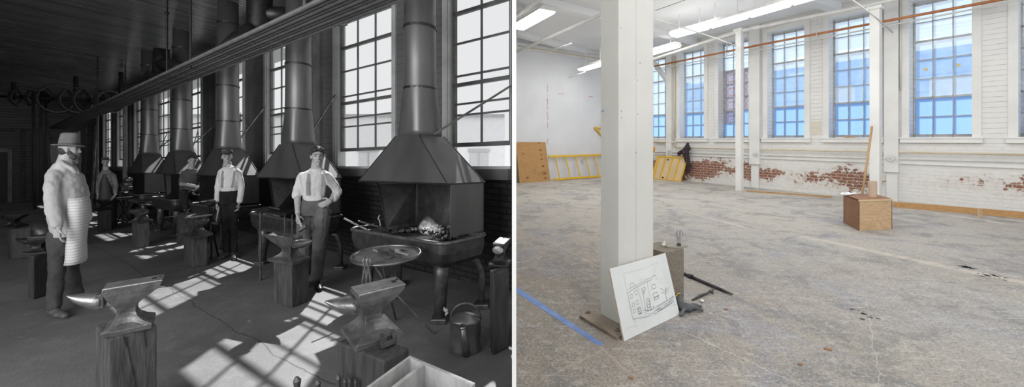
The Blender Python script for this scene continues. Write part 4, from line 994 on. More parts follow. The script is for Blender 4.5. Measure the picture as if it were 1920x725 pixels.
# leaning drawing board
bl, br_ = GR(1168,638.7), GR(1271.7,588.6); tl, tr_ = P(1140.7,502.8,2.581), P(1245.3,473.4,2.96)
sh_ = Vector((.59,-.807,0))*.011; bl, br_, tl, tr_ = bl+sh_, br_+sh_, tl+sh_, tr_+sh_
nb_ = (br_-bl).cross(tl-bl).normalized(); 
if nb_.y > 0: nb_ = -nb_
th = .012; back = -nb_*th
o = thing('drawing_board', bl, 'white board with a pencil sketch of a street, leaning on the post', 'board')
mb = MB(); fr4 = [bl+Vector((0,0,.002)),br_+Vector((0,0,.002)),tr_,tl]; mb.add([p for p in fr4]+[p+back for p in fr4], [(0,1,2,3),(7,6,5,4),(0,4,5,1),(1,5,6,2),(2,6,7,3),(3,7,4,0)], 0)
mb.m[-4:] = [1]*4; mb.build('panel', [M['boardwhite'], M['boardedge']], o)
# sketch lines, traced in the board's own plane (u right, v up), from image points
import itertools
def solve(px, py):          # board (u,v) of an image point
    dirv = Vector(((px-CX)/F, 1, (HZ-py)/F)); cam = Vector((0,0,CAMZ)); t = (bl-cam).dot(nb_)/dirv.dot(nb_); return cam+dirv*t + nb_*.0012
def bpt(x, y): return solve(1080+x/3.297, 440+y/3.297)
strokes = [
 ([(292,240),(420,208),(538,152)],1),([(538,152),(545,190),(560,260),(590,350),(610,440)],1),([(292,240),(305,310),(330,420),(360,520),(372,580)],1),([(350,520),(420,500),(520,460),(625,425)],1),([(300,590),(330,570),(380,560)],.8),([(390,520),(470,500),(560,470)],.6),
 ([(318,360),(380,318),(440,290),(470,275)],1.6),([(318,340),(380,305),(436,282)],1.2),([(318,360),(330,430),(350,520)],1.2),([(380,318),(395,380),(410,440),(425,490)],1.2),([(350,522),(440,505),(480,480)],1.2),
 ([(334,310),(338,300),(356,296),(360,318)],1.2),([(334,310),(338,332)],1.2),([(436,282),(432,275),(455,270),(478,252),(492,250),(496,280)],1.4),([(470,275),(480,255),(500,170)],1),([(440,300),(445,275)],1.2),
 ([(332,372),(346,364),(350,386),(336,392),(332,372)],1.2),([(360,348),(376,338),(382,364),(366,372),(360,348)],1.2),([(345,422),(358,416),(362,438),(348,446),(345,422)],1.2),([(370,408),(384,402),(390,424),(375,432),(370,408)],1.2),([(352,460),(366,456),(368,478),(356,484),(352,460)],1.2),
 ([(378,454),(396,446),(406,482),(388,492),(378,454)],2.2),([(382,462),(398,456)],1.8),([(386,474),(402,468)],1.8),([(390,486),(404,480)],2),
 ([(414,362),(420,400),(428,450),(434,488)],2),([(408,356),(416,346),(424,356),(418,366),(408,356)],2),([(412,350),(422,362)],1.6),
 ([(434,400),(446,392),(454,404),(466,460),(442,472),(434,400)],2.2),([(440,412),(456,408)],1.6),([(444,430),(460,426)],1.6),([(448,450),(464,446)],1.8),([(450,405),(458,465)],1.5),([(440,420),(448,468)],1.5),([(420,462),(436,470),(470,462),(482,440)],1.8),([(478,440),(482,466)],1.8),
 ([(468,310),(488,304),(494,328),(474,334),(468,310)],1.6),([(474,364),(500,352),(512,392),(486,404),(474,364)],2),([(480,394),(514,374)],2.4),([(482,384),(508,374)],1.6),([(404,334),(424,322),(430,338),(410,346),(404,334)],1.4),([(420,318),(424,342)],1.2),([(440,296),(450,350),(462,400)],1.2),([(456,290),(470,345)],1),
 ([(556,330),(552,350),(556,380),(560,400)],3),([(552,350),(530,334),(520,330)],1.6),([(554,352),(570,334),(576,320)],1.6),([(554,362),(536,356),(526,360)],1.6),([(556,362),(574,350)],1.4),([(548,322),(552,344)],1.4),([(560,320),(558,344)],1.2),
 ([(500,270),(520,280),(545,262),(560,265)],.7),([(500,290),(530,300),(560,290),(575,300)],.7),([(390,290),(396,272),(402,292),(410,268),(416,288),(426,262),(432,282)],.8),
]
pk, ps = MB(), MB()
for pts, w in strokes:
    for a, b in zip(pts, pts[1:]):
        A, B = bpt(*a), bpt(*b); d = (B-A)
        if d.length < 1e-5: continue
        s_ = d.cross(nb_).normalized()*(.0009*w)
        (pk if w >= 1.2 else ps).add([A-s_, B-s_, B+s_, A+s_], [(0,1,2,3)])
random.seed(4)
for i in range(70):          # shaded slope right of the houses
    x = random.uniform(478,585); y = 470 - (x-478)*.62 + random.uniform(-20,26); L_ = random.uniform(15,40)
    A, B = bpt(x,y), bpt(min(x+L_,605), y-L_*.62); s_ = (B-A).cross(nb_).normalized()*.0009; (pk if i % 3 == 0 else ps).add([A-s_,B-s_,B+s_,A+s_],[(0,1,2,3)])
pk.build('pencil_drawing', M['pencil'], o); ps.build('pencil_shading', M['pencilsoft'], o)
# concrete block with small things
Fp, Rp, Lp = Vector((1.187,3.03,0)), Vector((1.394,3.15,0)), Vector((1.067,3.24,0)); Bp = Rp+Lp-Fp
mb = prism([Fp,Rp,Bp,Lp], FR, .612); tag(mb.build('concrete_block', M['concrete'], bevel=.006), 'sandy grey upright block behind the drawing board', 'block')
zt_ = .612
o = thing('grey_trowel', PZ(1266,460,zt_), 'flat grey arrow-shaped piece with holes lying on the concrete block', 'tool')
pts = [PZ(x,y,zt_+.001) for x,y in ((1243,462),(1252,454),(1262,450.5),(1280,456),(1290,463),(1274,465.5),(1252,464.5))]
mb = MB(); n_ = len(pts); mb.add(pts+[p+Vector((0,0,.012)) for p in pts], [tuple(range(n_))[::-1], tuple(range(n_,2*n_))]+[(i,(i+1)%n_,n_+(i+1)%n_,n_+i) for i in range(n_)]); mb.build('blade', M['greyply'], o)
hb = MB()
for x,y in ((1251,459),(1254,457.6),(1257,456.4),(1260,455.2),(1263,454)): hb.lathe(PZ(x,y,zt_+.0135), [(.004,0),(.004,.0008)], 10)
hb.build('hole', M['hinge'], o)
o = thing('wire_whisk', PZ(1273,460,zt_+.013), 'bundle of grey wire loops standing upright on the concrete block', 'whisk')
c = PZ(1273,460,zt_+.014)
for i in range(7):
    a = -1+2*i/6; mb = MB(); mb.tube([c+Vector((a*.006,0,0)), c+Vector((a*.010,.0,.04)), c+Vector((a*.028,.005*(i%3-1),.085)), c+Vector((a*.026,.01*(i%3-1),.115)), c+Vector((a*.016,.008*(i%3-1),.128))], .0026, 6); mb.build('wire', M['wire'], o)
mb = MB(); mb.tube([c+Vector((0,0,-.0)), c+Vector((0,0,.02))], [.017,.014], 12); mb.build('collar', M['hinge'], o)
mb = MB(); q = PZ(1244,462,zt_); mb.ball(q+Vector((0,0,.015)), .016,.012,.016); mb.ball(q+Vector((.008,0,.032)), .008,.008,.016); tag(mb.build('wax_lump', M['wax'], smooth=True), 'cream waxy lump at the corner of the concrete block', 'lump')
# iron bar with collar
a, b = GR(1281,515)+Vector((0,0,.016)), GR(1373,554)+Vector((0,0,.012))
o = thing('iron_bar', a.lerp(b,.5)-Vector((0,0,.014)), 'long dark bar with a collar and tapered end on the gallery floor', 'bar')
mb = MB(); mb.tube([a-(b-a)*.12, a.lerp(b,.75), b], [.014,.014,.006], 12); mb.build('shaft', M['blacksteel'], o, smooth=True)
q = a.lerp(b,.17); d = (b-a).normalized(); mb = MB(); mb.tube([q-d*.018,q+d*.018], .022, 14); mb.build('collar', M['blacksteel'], o)
o = thing('pincers', GR(1318,560), 'small black pincers lying open beyond the grey glove', 'pincers')
mb = MB(); mb.tube([GR(1298,564)+Vector((0,0,.008)), GR(1312,557)+Vector((0,0,.012)), GR(1329,551)+Vector((0,0,.014))], [.006,.012,.008], 8); mb.build('handle', M['blacksteel'], o)
mb = MB(); mb.ball(GR(1333,549)+Vector((0,0,.016)), .018,.013,.012); mb.tube([GR(1333,549)+Vector((0,0,.018)), GR(1340,543)+Vector((0,0,.016))],[.008,.004],8); mb.tube([GR(1333,549)+Vector((0,0,.014)), GR(1338,552)+Vector((0,0,.008))],[.008,.004],8); mb.build('jaws', M['blacksteel'], o)
mb = MB(); mb.ball(GR(1316,566)+Vector((0,0,.012)), .016,.014,.012); tag(mb.build('pebble', M['wax'], smooth=True), 'cream pebble between the pincers and the glove', 'pebble')
# glove
o = thing('work_glove', GR(1290,585), 'dark grey rubber-coated work glove lying beside the concrete block', 'glove')
mb = MB(); W_ = Vector((0,0,1))
q0, q1, q2 = GR(1272,570)+W_*.05, GR(1277,581)+W_*.03, GR(1290,584)+W_*.03
mb.cap(q0, q1, .034, .03); mb.cap(q1, q2, .032, .034)
for (px,py,r1) in ((1307,574,.012),(1314,577,.0125),(1317,584,.012),(1304,580,.012)):
    e_ = GR(px,py)+W_*.012; m_ = q2.lerp(e_,.5)+W_*.012; mb.cap(q2+(e_-q2)*.1, m_, .014, .0125); mb.cap(m_, e_, .0125, .011)
mb.cap(q1.lerp(q2,.6), GR(1277,593)+W_*.013, .016,.012); mb.build('glove_hand', M['glove'], o, remesh=.004)
mb = MB(); mb.tube([q0+Vector((-.03,-.02,.02)), q0+Vector((-.012,-.012,.038)), q0+Vector((.012,.0,.036))], .004, 6); mb.build('cuff_edge', M['yellow'], o)
# blue tape
t4 = [GR(968.5,537), GR(1132,644.5), GR(1122,648), GR(968.5,548.5)]
mb = MB(); mb.hexa([p for p in t4], [p+Vector((0,0,.0015)) for p in t4]); tag(mb.build('masking_tape', M['tape']), 'strip of worn blue masking tape stuck to the floor', 'tape')
for px,py,s_,lb in ((1551,654,.02,'brown wood chip on the open floor in the foreground'),(1361,580,.014,'small brown chip on the floor right of the glove'),(1182,708,.012,'tiny wood crumb at the bottom edge below the board'),(1500,683,.012,'narrow dark splinter near the bottom of the floor')):
    q = GR(px,py); mb = MB(); mb.bar(q+Vector((-s_,0,.006)), q+Vector((s_,-s_*.7,.006)), s_*.7, .011); tag(mb.build('wood_chip', M['chip'], bevel=.003), lb, 'wood chip')
# black stain marks on the floor
def splat(px, py, n_, sp, seed, label):
    random.seed(seed); mb = MB(); q = GR(px,py)
    for i in range(n_):
        c_ = q+Vector((random.gauss(0,sp),random.gauss(0,sp*1.2),.0006)); r_ = random.uniform(.004,.022); N=9
        pts = [c_+Vector((math.cos(2*math.pi*k/N),math.sin(2*math.pi*k/N),0))*r_*random.uniform(.5,1.3) for k in range(N)]; mb.add(pts, [tuple(range(N))])
    o = mb.build('paint_spatter', M['hinge']); return tag(o, label, 'paint stain', kind='stuff')
splat(1813,501,34,.022,1,'black paint spatter on the right side of the gallery floor'); splat(1862,517,26,.04,2,'second black spatter nearer the right edge'); splat(1625,590,8,.05,3,'fine dark flecks in the middle of the floor')
# plywood box and what stands on it
cR, cC, cL = GR(1673,429.2), GR(1609.8,432.4), GR(1581.3,416.7); hb_ = .44
cB = cR+cL-cC
o = thing('plywood_box', (cR+cL)/2, 'plywood box with pale front and brown stained side near the second post', 'box')
t=.018
def q4(a, b, z0, z1, th, inward):
    n = inward*th; return MB().hexa([a+Vector((0,0,z0)),b+Vector((0,0,z0)),b+n+Vector((0,0,z0)),a+n+Vector((0,0,z0))],[a+Vector((0,0,z1)),b+Vector((0,0,z1)),b+n+Vector((0,0,z1)),a+n+Vector((0,0,z1))])
inF = (cL-cC).normalized(); inS = (cR-cC).normalized()
q4(cC,cR,0,hb_-t,t,inF).build('front_panel', M['plylight'], o); q4(cL,cC,0,hb_,t,inS).build('side_panel', M['plybrown'], o)
q4(cR,cB,0,hb_-t,t,-inS).build('side_panel', M['plybrown'], o); q4(cB,cL,0,hb_-t,t,-inF).build('back_panel', M['plybrown'], o)
mb = MB(); z=FR+hb_; mb.hexa([Vector((p.x,p.y,z-t)) for p in (cC,cR,cB,cL)],[Vector((p.x,p.y,z)) for p in (cC,cR,cB,cL)]); mb.build('top_panel', M['plybrown'], o)
mb = MB(); mb.bar(Vector((cC.x,cC.y,z-.01))-inF*.004, Vector((cR.x,cR.y,z-.01))-inF*.004, .012,.02); mb.build('edge_strip', M['birch'], o)
zb2 = z
q = PZ(1636,368.5,zb2); o = thing('paper_roll', q, 'brown cardboard tube standing on the plywood box', 'paper roll')
mb = MB(); mb.lathe(q, [(.052,0),(.052,.235),(.046,.235),(.046,.22),(0,.22)], 28); mb.build('roll', M['kraft'], o, smooth=False)
mb = MB(); q = PZ(1594,365.5,zb2); random.seed(9)
for i in range(9): mb.ball(q+Vector((random.uniform(-.12,.12),random.uniform(-.04,.04),.018)), random.uniform(.03,.05), random.uniform(.02,.04), random.uniform(.012,.03), n=9)
tag(mb.build('plastic_bag', M['poly'], remesh=.008, disp=.02, dsize=.03), 'crumpled clear plastic bag on the back of the plywood box', 'plastic bag')
D = 7.25; a = P(1613,390,D); a.z = FR; bq = P(1635,237,7.5); tag(MB().tube([a,bq], .019, 10).build('broom_stick', M['stickwood'], smooth=True), 'long wooden stick leaning on the slim post behind the plywood box', 'stick')
# slim posts
def post(px0, px1, D, ztop, label, cap=True, seam=False):
    w = (px1-px0)*D/F*.72; c_ = P((px0+px1)/2, HZ, D); u, n = UR*w/2, NR*w/2
    o = thing('slim_post', Vector((c_.x,c_.y,FR)), label, 'post')
    mb = prism([c_-u-n, c_-u+n, c_+u+n, c_+u-n], FR, ztop); mb.build('timber', M['white'], o, bevel=.006)
    if cap:
        mb = prism([c_-u*1.5-n*1.5, c_-u*1.5+n*1.5, c_+u*1.5+n*1.5, c_+u*1.5-n*1.5], ztop-.06, ztop); mb.build('capital', M['white'], o)
    return c_
post(1379.5,1393.5,9.85,4.34,'slim white post in front of the third window')
post(1632,1651.5,7.6,4.13,'slim white post behind the plywood box')
pc3 = post(1251,1259,13.2,CEIL,'slim white post with a diagonal brace near the far corner', False)
mb = MB(); mb.bar(P(1222,112,12.9), P(1256,158,13.1), .12,.12); tag(mb.build('diagonal_brace', M['white']), 'diagonal white timber brace at the far corner post', 'brace')
# overhead pipes of the gallery
def pipe(pts, r, m, label, name='pipe', group=None): return tag(MB().tube(pts, r, 10).build(name, m, smooth=True), label, 'pipe', group)
pipe([P(1224,112,11.2), P(1386,58,9.85), P(1640,8,7.6), P(1760,-22,6.85)], .042, M['pipewhite'], 'thick white pipe running over the tops of the slim posts')
def wp(px, py, t, z=None):       # point a given distance inside the window wall
    r_ = (px-CX)/F; base = OR_+NR*t; Y = (base.x - r_*base.y)/(r_*UR.y-UR.x); p = base+UR*Y; return Vector((p.x,p.y, z if z is not None else CAMZ+(HZ-py)*p.y/F))
pipe([wp(1228,124,-.45), wp(1440,81,-.45), wp(1653,41,-.45), wp(1900,-5,-.45)], .026, M['copper'], 'copper-red pipe running in front of the windows')
pipe([wp(1228,130,-.42), wp(1440,90,-.42), wp(1660,49,-.42), wp(1920,-1,-.42)], .015, M['pipewhite'], 'thin white pipe just below the copper-red pipe')
pipe([wp(1266,0,-.08,1.245), wp(1980,0,-.08,1.245)], .018, M['conduit'], 'yellowed pipe along the wall under the window sills')
pipe([wp(1228,0,-.08,1.42), wp(1266,0,-.08,1.42), wp(1266,0,-.08,1.245)], .024, M['conduit'], 'yellowed pipe stub stepping down in the far corner')
pipe([wp(1228,0,-.06,1.08), wp(1980,0,-.06,1.11)], .014, M['pipewhite'], 'thin white conduit low on the window wall')
pipe([wp(1265,105,-.06), wp(1265,270,-.06)], .02, M['conduit'], 'vertical yellowed pipe beside the second window')
pipe([wp(1688.5,-10,-.05), wp(1688.5,168,-.05)], .016, M['pipewhite'], 'vertical white conduit right of the wide pilaster')
pipe([P(970,97,10.6), P(1125,28,7.7), P(1200,-8,6.7)], .036, M['pipewhite'], 'white pipe crossing the ceiling to the upper left')
pipe([P(970,28,8.2), P(1012,-2,7.4)], .05, M['pipewhite'], 'short run of white pipe in the upper left corner')
pipe([BW(.05,-.15,4.35), BW(LB-.3,-.15,4.35)], .02, M['conduit'], 'thin yellowish pipe high along the back wall')
pipe([BW(.05,-.2,4.47), BW(LB-.3,-.2,4.47)], .016, M['pipewhite'], 'thin white pipe above the yellowish one on the back wall')
pipe([P(1228,34,7.8), P(1342,72,8.3), P(1380,86,8.5)], .013, M['pipewhite'], 'thin white cross pipe below the light row')
pipe([P(1594,-3,6.5), P(1640,31,7.0), P(1674,61,7.25)], .013, M['pipewhite'], 'thin white cross pipe at the slim post top')
pipe([P(1034,95,11), P(1072,81,10.6)], .02, M['pipewhite'], 'short stub pipe under the ceiling by the back wall')
pipe([P(1066,145,12.3), P(1098,135,12.2)], .02, M['pipewhite'], 'short white pipe under the farthest lamp')
pipe([P(1228,20,8.0),P(1290,-2,7.4)], .005, M['hinge'], 'dark cable line along the ceiling right of the big post')
for i,(px,t_) in enumerate(((1363,-.45),(1533,-.45),(1883,-.45))):
    q = wp(px, 0, t_, 4.0); 
    top = CEIL; q2 = wp(px,0,t_,CEIL); py = None
    mb = MB(); z0_ = CAMZ+ (HZ-(125-(px-1228)*.2))*q.y/F; mb.tube([Vector((q.x,q.y,CEIL)), Vector((q.x,q.y,z0_+.04))], .012, 8); mb.tube([Vector((q.x,q.y,z0_))+UR*.0+NR*(.06*math.cos(a))+Vector((0,0,.06*math.sin(a))) for a in [math.pi*2*j/12 for j in range(13)]], .008, 6)
    tag(mb.build('pipe_hanger', M['pipewhite']), ['pipe hanger in front of the third window','pipe hanger between the fourth and fifth windows','pipe hanger near the right edge'][i], 'pipe hanger')
# round valve plate and boxes
for i,(px,py,r0) in enumerate(((1670,296,.065),(1416,288,.05))):
    q = wp(px,py,-.13); mb = MB(); mb.tube([q, q-NR*.03], r0, 20); mb.ball(q-NR*.035, .018, n=8); tag(mb.build('round_box', M['pipewhite'], bevel=.004), ['round junction box on the wide pilaster','round junction box on the pilaster between third and fourth windows'][i], 'junction box')
mb = MB(); q = wp(1254,286,-.12); mb.box(-.07,.07,0,.05,-.08,.08, lambda x,y,z: q+UR*x+NR*y+Vector((0,0,z))); tag(mb.build('switch_box', M['boxgrey'], bevel=.005), 'square switch box on the conduit at the far corner', 'switch box')
mb = MB(); s0=sB(1091); mb.box(s0-.05,s0+.05,-.02,0,.66,.82,BW); tag(mb.build('wall_outlet', M['boxgrey'], bevel=.004), 'grey wall outlet behind the yellow ladder', 'outlet')
# lumber along the wall
o = thing('lumber_plank', GR(1790,399), 'long wooden plank on edge along the foot of the window wall', 'plank')
a, b = GR(1675,388), GR(1990,415.5); dd = (b-a).normalized(); nn2 = Vector((-dd.y,dd.x,0)); 
if nn2.y < 0: nn2 = -nn2
mb = MB(); mb.hexa([a,b,b+nn2*.05,a+nn2*.05],[p+Vector((0,0,.105)) for p in (a,b,b+nn2*.05,a+nn2*.05)]); mb.build('plank', M['lumber'], o)
q = GR(1835,406.5); mb = MB(); mb.bar(q+Vector((0,-.02,0)), q+Vector((0,-.02,.15)), .05,.03,up=(0,1,0)); mb.build('stake', M['plylight'], o)
a, b = GR(1400,359), GR(1560,370); mb = MB(); mb.bar(a+Vector((0,0,.015)), b+Vector((0,0,.015)), .05,.03); tag(mb.build('wooden_batten', M['lumber']), 'low wooden batten on the floor by the exposed brick', 'batten')
# leaning plywood, ladder, panel
def lean(px0, px1, h, off, s_extra=0): pass
o = thing('plywood_sheet', BW(.35,-.3,FR), 'big knotty plywood sheet leaning on the back wall at the left', 'plywood')
s1_ = sB(1022); mb = MB(); yb, yt = -.28, -.05; hz = 1.23
mb.hexa([BW(.01,yb,FR),BW(s1_,yb,FR),BW(s1_,yb+.02,FR),BW(.01,yb+.02,FR)],[BW(.01,yt-.02,FR+hz),BW(s1_-.04,yt-.02,FR+hz),BW(s1_-.04,yt,FR+hz),BW(.01,yt,FR+hz)])
mb.build('sheet', M['ply'], o)
kn = MB()
for x,y,r0 in ((245,148,1.2),(250,210,1.5),(252,256,1),(250,294,1.1),(258,358,1.2),(264,428,1.7),(268,472,1.1),(85,245,.9),(102,468,.9)):
    px, py = 960+x/5.05, 240+y/5.05; s_ = sB(px); f = (max(0,(339-py)/74)); q = BW(s_, yb+(yt-yb)*f-.012, 0); q.z = CAMZ+(HZ-py)*q.y/F
    kn.ball(q, .04*r0, .006, .028*r0, (ub, nb, Vector((0,0,1))), n=10)
kn.build('knot', M['plybrown'], o)
o = thing('ladder', BW(1.8,-.3,FR), 'yellow ladder lying on its side against the back wall', 'ladder')
la, lb_ = sB(1028), sB(1215)
for z, t_, s_ in ((FR+.04,-.3,la),(FR+.765,-.10,sB(1025))):
    mb = MB(); mb.bar(BW(s_,t_,z), BW(lb_-.2,t_,z), .05,.06); mb.build('side_rail', M['yellow'], o, bevel=.005)
k = 0
for i in range(11):
    s_ = sB(1039)+i*(sB(1058.5)-sB(1039)); 
    if s_ > lb_-.3: break
    mb = MB(); mb.tube([BW(s_,-.3,FR+.05), BW(s_-.05,-.10,FR+.76)], .02, 8); mb.build('rung', M['yellow'], o)
o = thing('yellow_bracket', P(1120,245,13.0), 'yellow triangular bracket on the back wall left of the big post', 'bracket')
s_=sB(1113); mb=MB(); mb.bar(BW(s_,-.06,1.93), BW(s_+1.2,-.05,1.93), .05,.05); mb.build('rail', M['yellow'], o); mb=MB(); mb.bar(BW(s_+.02,-.05,1.92), BW(s_+.55,-.05,1.5), .05,.05); mb.build('brace', M['yellow'], o)
pa, pb = GR(1221,334.5), GR(1276,340); 
o = thing('yellow_frame_board', pa, 'yellow framed wooden panel leaning under the first window', 'panel')
ua = (pb-pa).normalized(); na = Vector((-ua.y,ua.x,0)); na = na if na.y>0 else -na; Lp_ = (pb-pa).length; H_ = .74
def PT(s, v, d=0): return pa+ua*(s*Lp_ + v*.10)+na*(.22*v)+Vector((0,0,H_*v)) - na*d
mb = MB(); mb.hexa([PT(0,0),PT(1,0),PT(1,0,-.02),PT(0,0,-.02)],[PT(0,1),PT(1,1),PT(1,1,-.02),PT(0,1,-.02)]); mb.build('board', M['birch'], o)
mb = MB()
for s_ in (0,.08,.3,.54,.77,1): mb.bar(PT(s_,0,.01),PT(s_,1,.01),.03,.03)
mb.bar(PT(0,0,.01),PT(1,0,.01),.03,.04); mb.bar(PT(0,1,.01),PT(1,1,.01),.03,.04); mb.build('frame', M['yellow'], o)
for s_,v in ((.4,.1),(.4,.88)):
    mb = MB(); mb.ball(PT(s_,v,.02), .035,.015,.025); mb.build('hand_hole', M['hinge'], o)
mb = MB(); mb.ball(wp(1225,280,-.3), .06,.06,.11); tag(mb.build('hard_hat', M['orange'], smooth=True), 'orange object just showing beside the big post', 'helmet')
# jacket
o = thing('plaid_jacket', wp(1285,318,-.16), 'dark plaid jacket hanging from the pipe end beneath the second window', 'jacket')
mb = MB(); j = lambda px,py,t_=-.16: wp(px,py,t_)
mb.cap(j(1290,270), j(1285,285,-.18), .05,.10); mb.cap(j(1285,285,-.18), j(1291,310,-.18), .11,.055); mb.cap(j(1285,280,-.2), j(1273,288,-.22), .07,.06); mb.cap(j(1287,290), j(1294,314), .06,.04); mb.cap(j(1289,300), j(1291,322,-.16), .055,.045); mb.cap(j(1290,270), j(1292,278), .04,.05)
mb.build('cloth', M['plaid'], o, remesh=.02, disp=.05, dsize=.08)
# red marks on the wall and floor
mb = MB(); random.seed(3)
for i in range(16): 
    s_ = sB(1026.5)+random.uniform(-.02,.02); z = random.uniform(1.3,3.2); mb.box(s_-.008,s_+.012,-.005,-.002,z,z+random.uniform(.03,.16),BW)
mb.box(sB(1046),sB(1057),-.005,-.002,3.02,3.05,BW); mb.box(sB(1104),sB(1112),-.005,-.002,3.0,3.03,BW)
tag(mb.build('chalk_line', mat('red_chalk',(.6,.28,.3),(.66,.45,.46),.8)), 'broken red chalk line drawn on the back wall', 'chalk mark')
mb = MB(); mb.box(sR(1540),sR(1521),-.004,0,1.62,1.95,RW); struct(mb.build('trim_40', mat('old_patch',(.66,.61,.5),(.7,.66,.58),.6)))
mb = MB(); q = RW(sR(1595),-.06,Z0+.0)
for i in range(5): mb.ball(q+UR*(.04*(i-2))+Vector((0,0,.02)), .03,.03,.018+.006*(i%2), n=8)
tag(mb.build('cloth_scrap', M['stickwood']), 'brown crumpled scrap on the fifth window sill', 'scrap')
for i,(px,py) in enumerate(((1736,130),(1797,122))):
    q = wp(px,py,.095); mb = MB(); mb.box(-.03,.03,0,.004,-.03,.03, lambda x,y,z: q+UR*x+NR*y+Vector((0,0,z+.3*x))); tag(mb.build('sticky_note', mat('note%d'%i,(.6,.55,.3),(.66,.6,.36),.7)), ['left paper sticker on the largest window','right paper sticker on the largest window'][i], 'sticker')
# fluorescent fixtures
fixt = [((1262,66),(1325,49)),((1327.5,48.2),(1398,28.3)),((1400.5,27.8),(1478,5)),((1480,4.2),(1575,-24)),((1212,101),(1270,84.5))]
def fixture(a, b, label, w=.36):
    o = thing('fluorescent_lamp', a.lerp(b,.5), label, 'lamp', None); d = (b-a).normalized(); s_ = Vector((-d.y,d.x,0)).normalized()
    mb = MB(); mb.hexa([a-s_*w*.5,a+s_*w*.5,b+s_*w*.5,b-s_*w*.5],[a-s_*w*.3+Vector((0,0,.09)),a+s_*w*.3+Vector((0,0,.09)),b+s_*w*.3+Vector((0,0,.09)),b-s_*w*.3+Vector((0,0,.09))]); mb.build('housing', M['pipewhite'], o)
    mb = MB(); a2=a+d*.03; b2=b-d*.03; dn = Vector((0,0,-1))
    mb.hexa([a2-s_*w*.36+dn*.05,a2+s_*w*.36+dn*.05,b2+s_*w*.36+dn*.05,b2-s_*w*.36+dn*.05],[a2-s_*w*.47+dn*.002,a2+s_*w*.47+dn*.002,b2+s_*w*.47+dn*.002,b2-s_*w*.47+dn*.002]); mb.build('diffuser', M['lens'], o)
    for f in (.2,.8):
        q = a.lerp(b,f); mb = MB(); mb.tube([q+Vector((0,0,.09)), Vector((q.x,q.y,CEIL))], .008, 6); mb.build('hanger', M['pipewhite'], o)
    return o
zf = 4.12
names = ['first tube lamp of the long row, at its far end','second tube lamp of the long row','third tube lamp of the long row','nearest tube lamp of the long row','short tube lamp just right of the big post']
for (a, b), nm in zip(fixt, names): fixture(PZ(*a,zf), PZ(*b,zf), nm)
fixture(PZ(1090,130,3.8), PZ(1135,117,3.8), 'farthest tube lamp left of the big post, near the back wall')
fixture(PZ(946,58,4.15)*1 if 0 else PZ(970,52,4.15), PZ(1028,19,4.15), 'tube lamp in the upper left corner of the gallery', .42)
# ================================================================ PEOPLE
class Fig:
    def __init__(self, pxc, D, label):
        self.D = D; self.pxc = pxc; x = (pxc-CX)/F; self.ray = Vector((x,1,0)).normalized(); self.r = Vector((self.ray.y,-self.ray.x,0)); self.cos = self.ray.y
        self.root = thing('person', Vector((x*D, D, -K*D)), label, 'person')
    def p(self, px, py, d=0): return P(px, py, self.D+d)
    def ring(self, px, py, d, hw, dep, n=20, sq=2.3):
        c = self.p(px,py,d); a = hw*(self.D+d)/F*self.cos; out = []
        for k in range(n):
            t = 2*math.pi*k/n; ct, st = math.cos(t), math.sin(t); e = 2/sq
            out.append(c + self.r*a*math.copysign(abs(ct)**e, ct) + self.ray*dep*math.copysign(abs(st)**e, st))
        return out
    def loft(self, mb, secs, grow=0): mb.loft([self.ring(px, py, d, hw*(1+0)+grow*F/self.D/self.cos, dep+grow) for px,py,d,hw,dep in secs]); return mb
    def limb(self, mb, pts, radii):
        P_ = [self.p(*q) for q in pts]
        for i in range(len(P_)-1): mb.cap(P_[i], P_[i+1], radii[i], radii[i+1])
        return mb
def hand(mb, w, fdir, palm, side, s=1.0, curl=.5, grip=None):
    """w wrist, fdir direction of fingers, palm normal (the way the palm faces), side towards the thumb"""
    fdir = fdir.normalized(); palm = (palm - fdir*palm.dot(fdir)).normalized(); side = (side - fdir*side.dot(fdir) - palm*side.dot(palm)).normalized()
    L = .085*s
    rings = []
    for t, hw, th in ((0,.026,.018),(.3,.036,.017),(.8,.041,.015),(1.0,.038,.012)):
        c = w + fdir*L*t; rings.append([c + side*hw*s*math.cos(a) + palm*th*s*math.sin(a) for a in [2*math.pi*k/12 for k in range(12)]])
    mb.loft(rings)
    for i, (o_, ln) in enumerate(((.029,.070),(.0098,.080),(-.0098,.075),(-.028,.058))):
        b = w + fdir*L*.95 + side*o_*s; d1 = (fdir + palm*curl*.6 + side*(o_*2)).normalized(); d2 = (fdir*(1-curl) + palm*curl*1.3).normalized(); d3 = (fdir*(1-curl*1.7) + palm*curl*1.5).normalized()
        r0 = .0088*s; k1 = b+d1*ln*.45*s; k2 = k1+d2*ln*.32*s; k3 = k2+d3*ln*.25*s
        mb.cap(b-fdir*.01, k1, r0*1.05, r0, 8); mb.cap(k1, k2, r0, r0*.92, 8); mb.cap(k2, k3, r0*.92, r0*.8, 8)
    b = w + fdir*L*.2 + side*.026*s; k1 = b + (side*.8+fdir*.6+palm*.35)*.038*s; k2 = k1 + (fdir*.9+side*.1+palm*(.3+curl*.5))*.034*s
    mb.cap(b, k1, .013*s, .011*s, 8); mb.cap(k1, k2, .0105*s, .0085*s, 8)
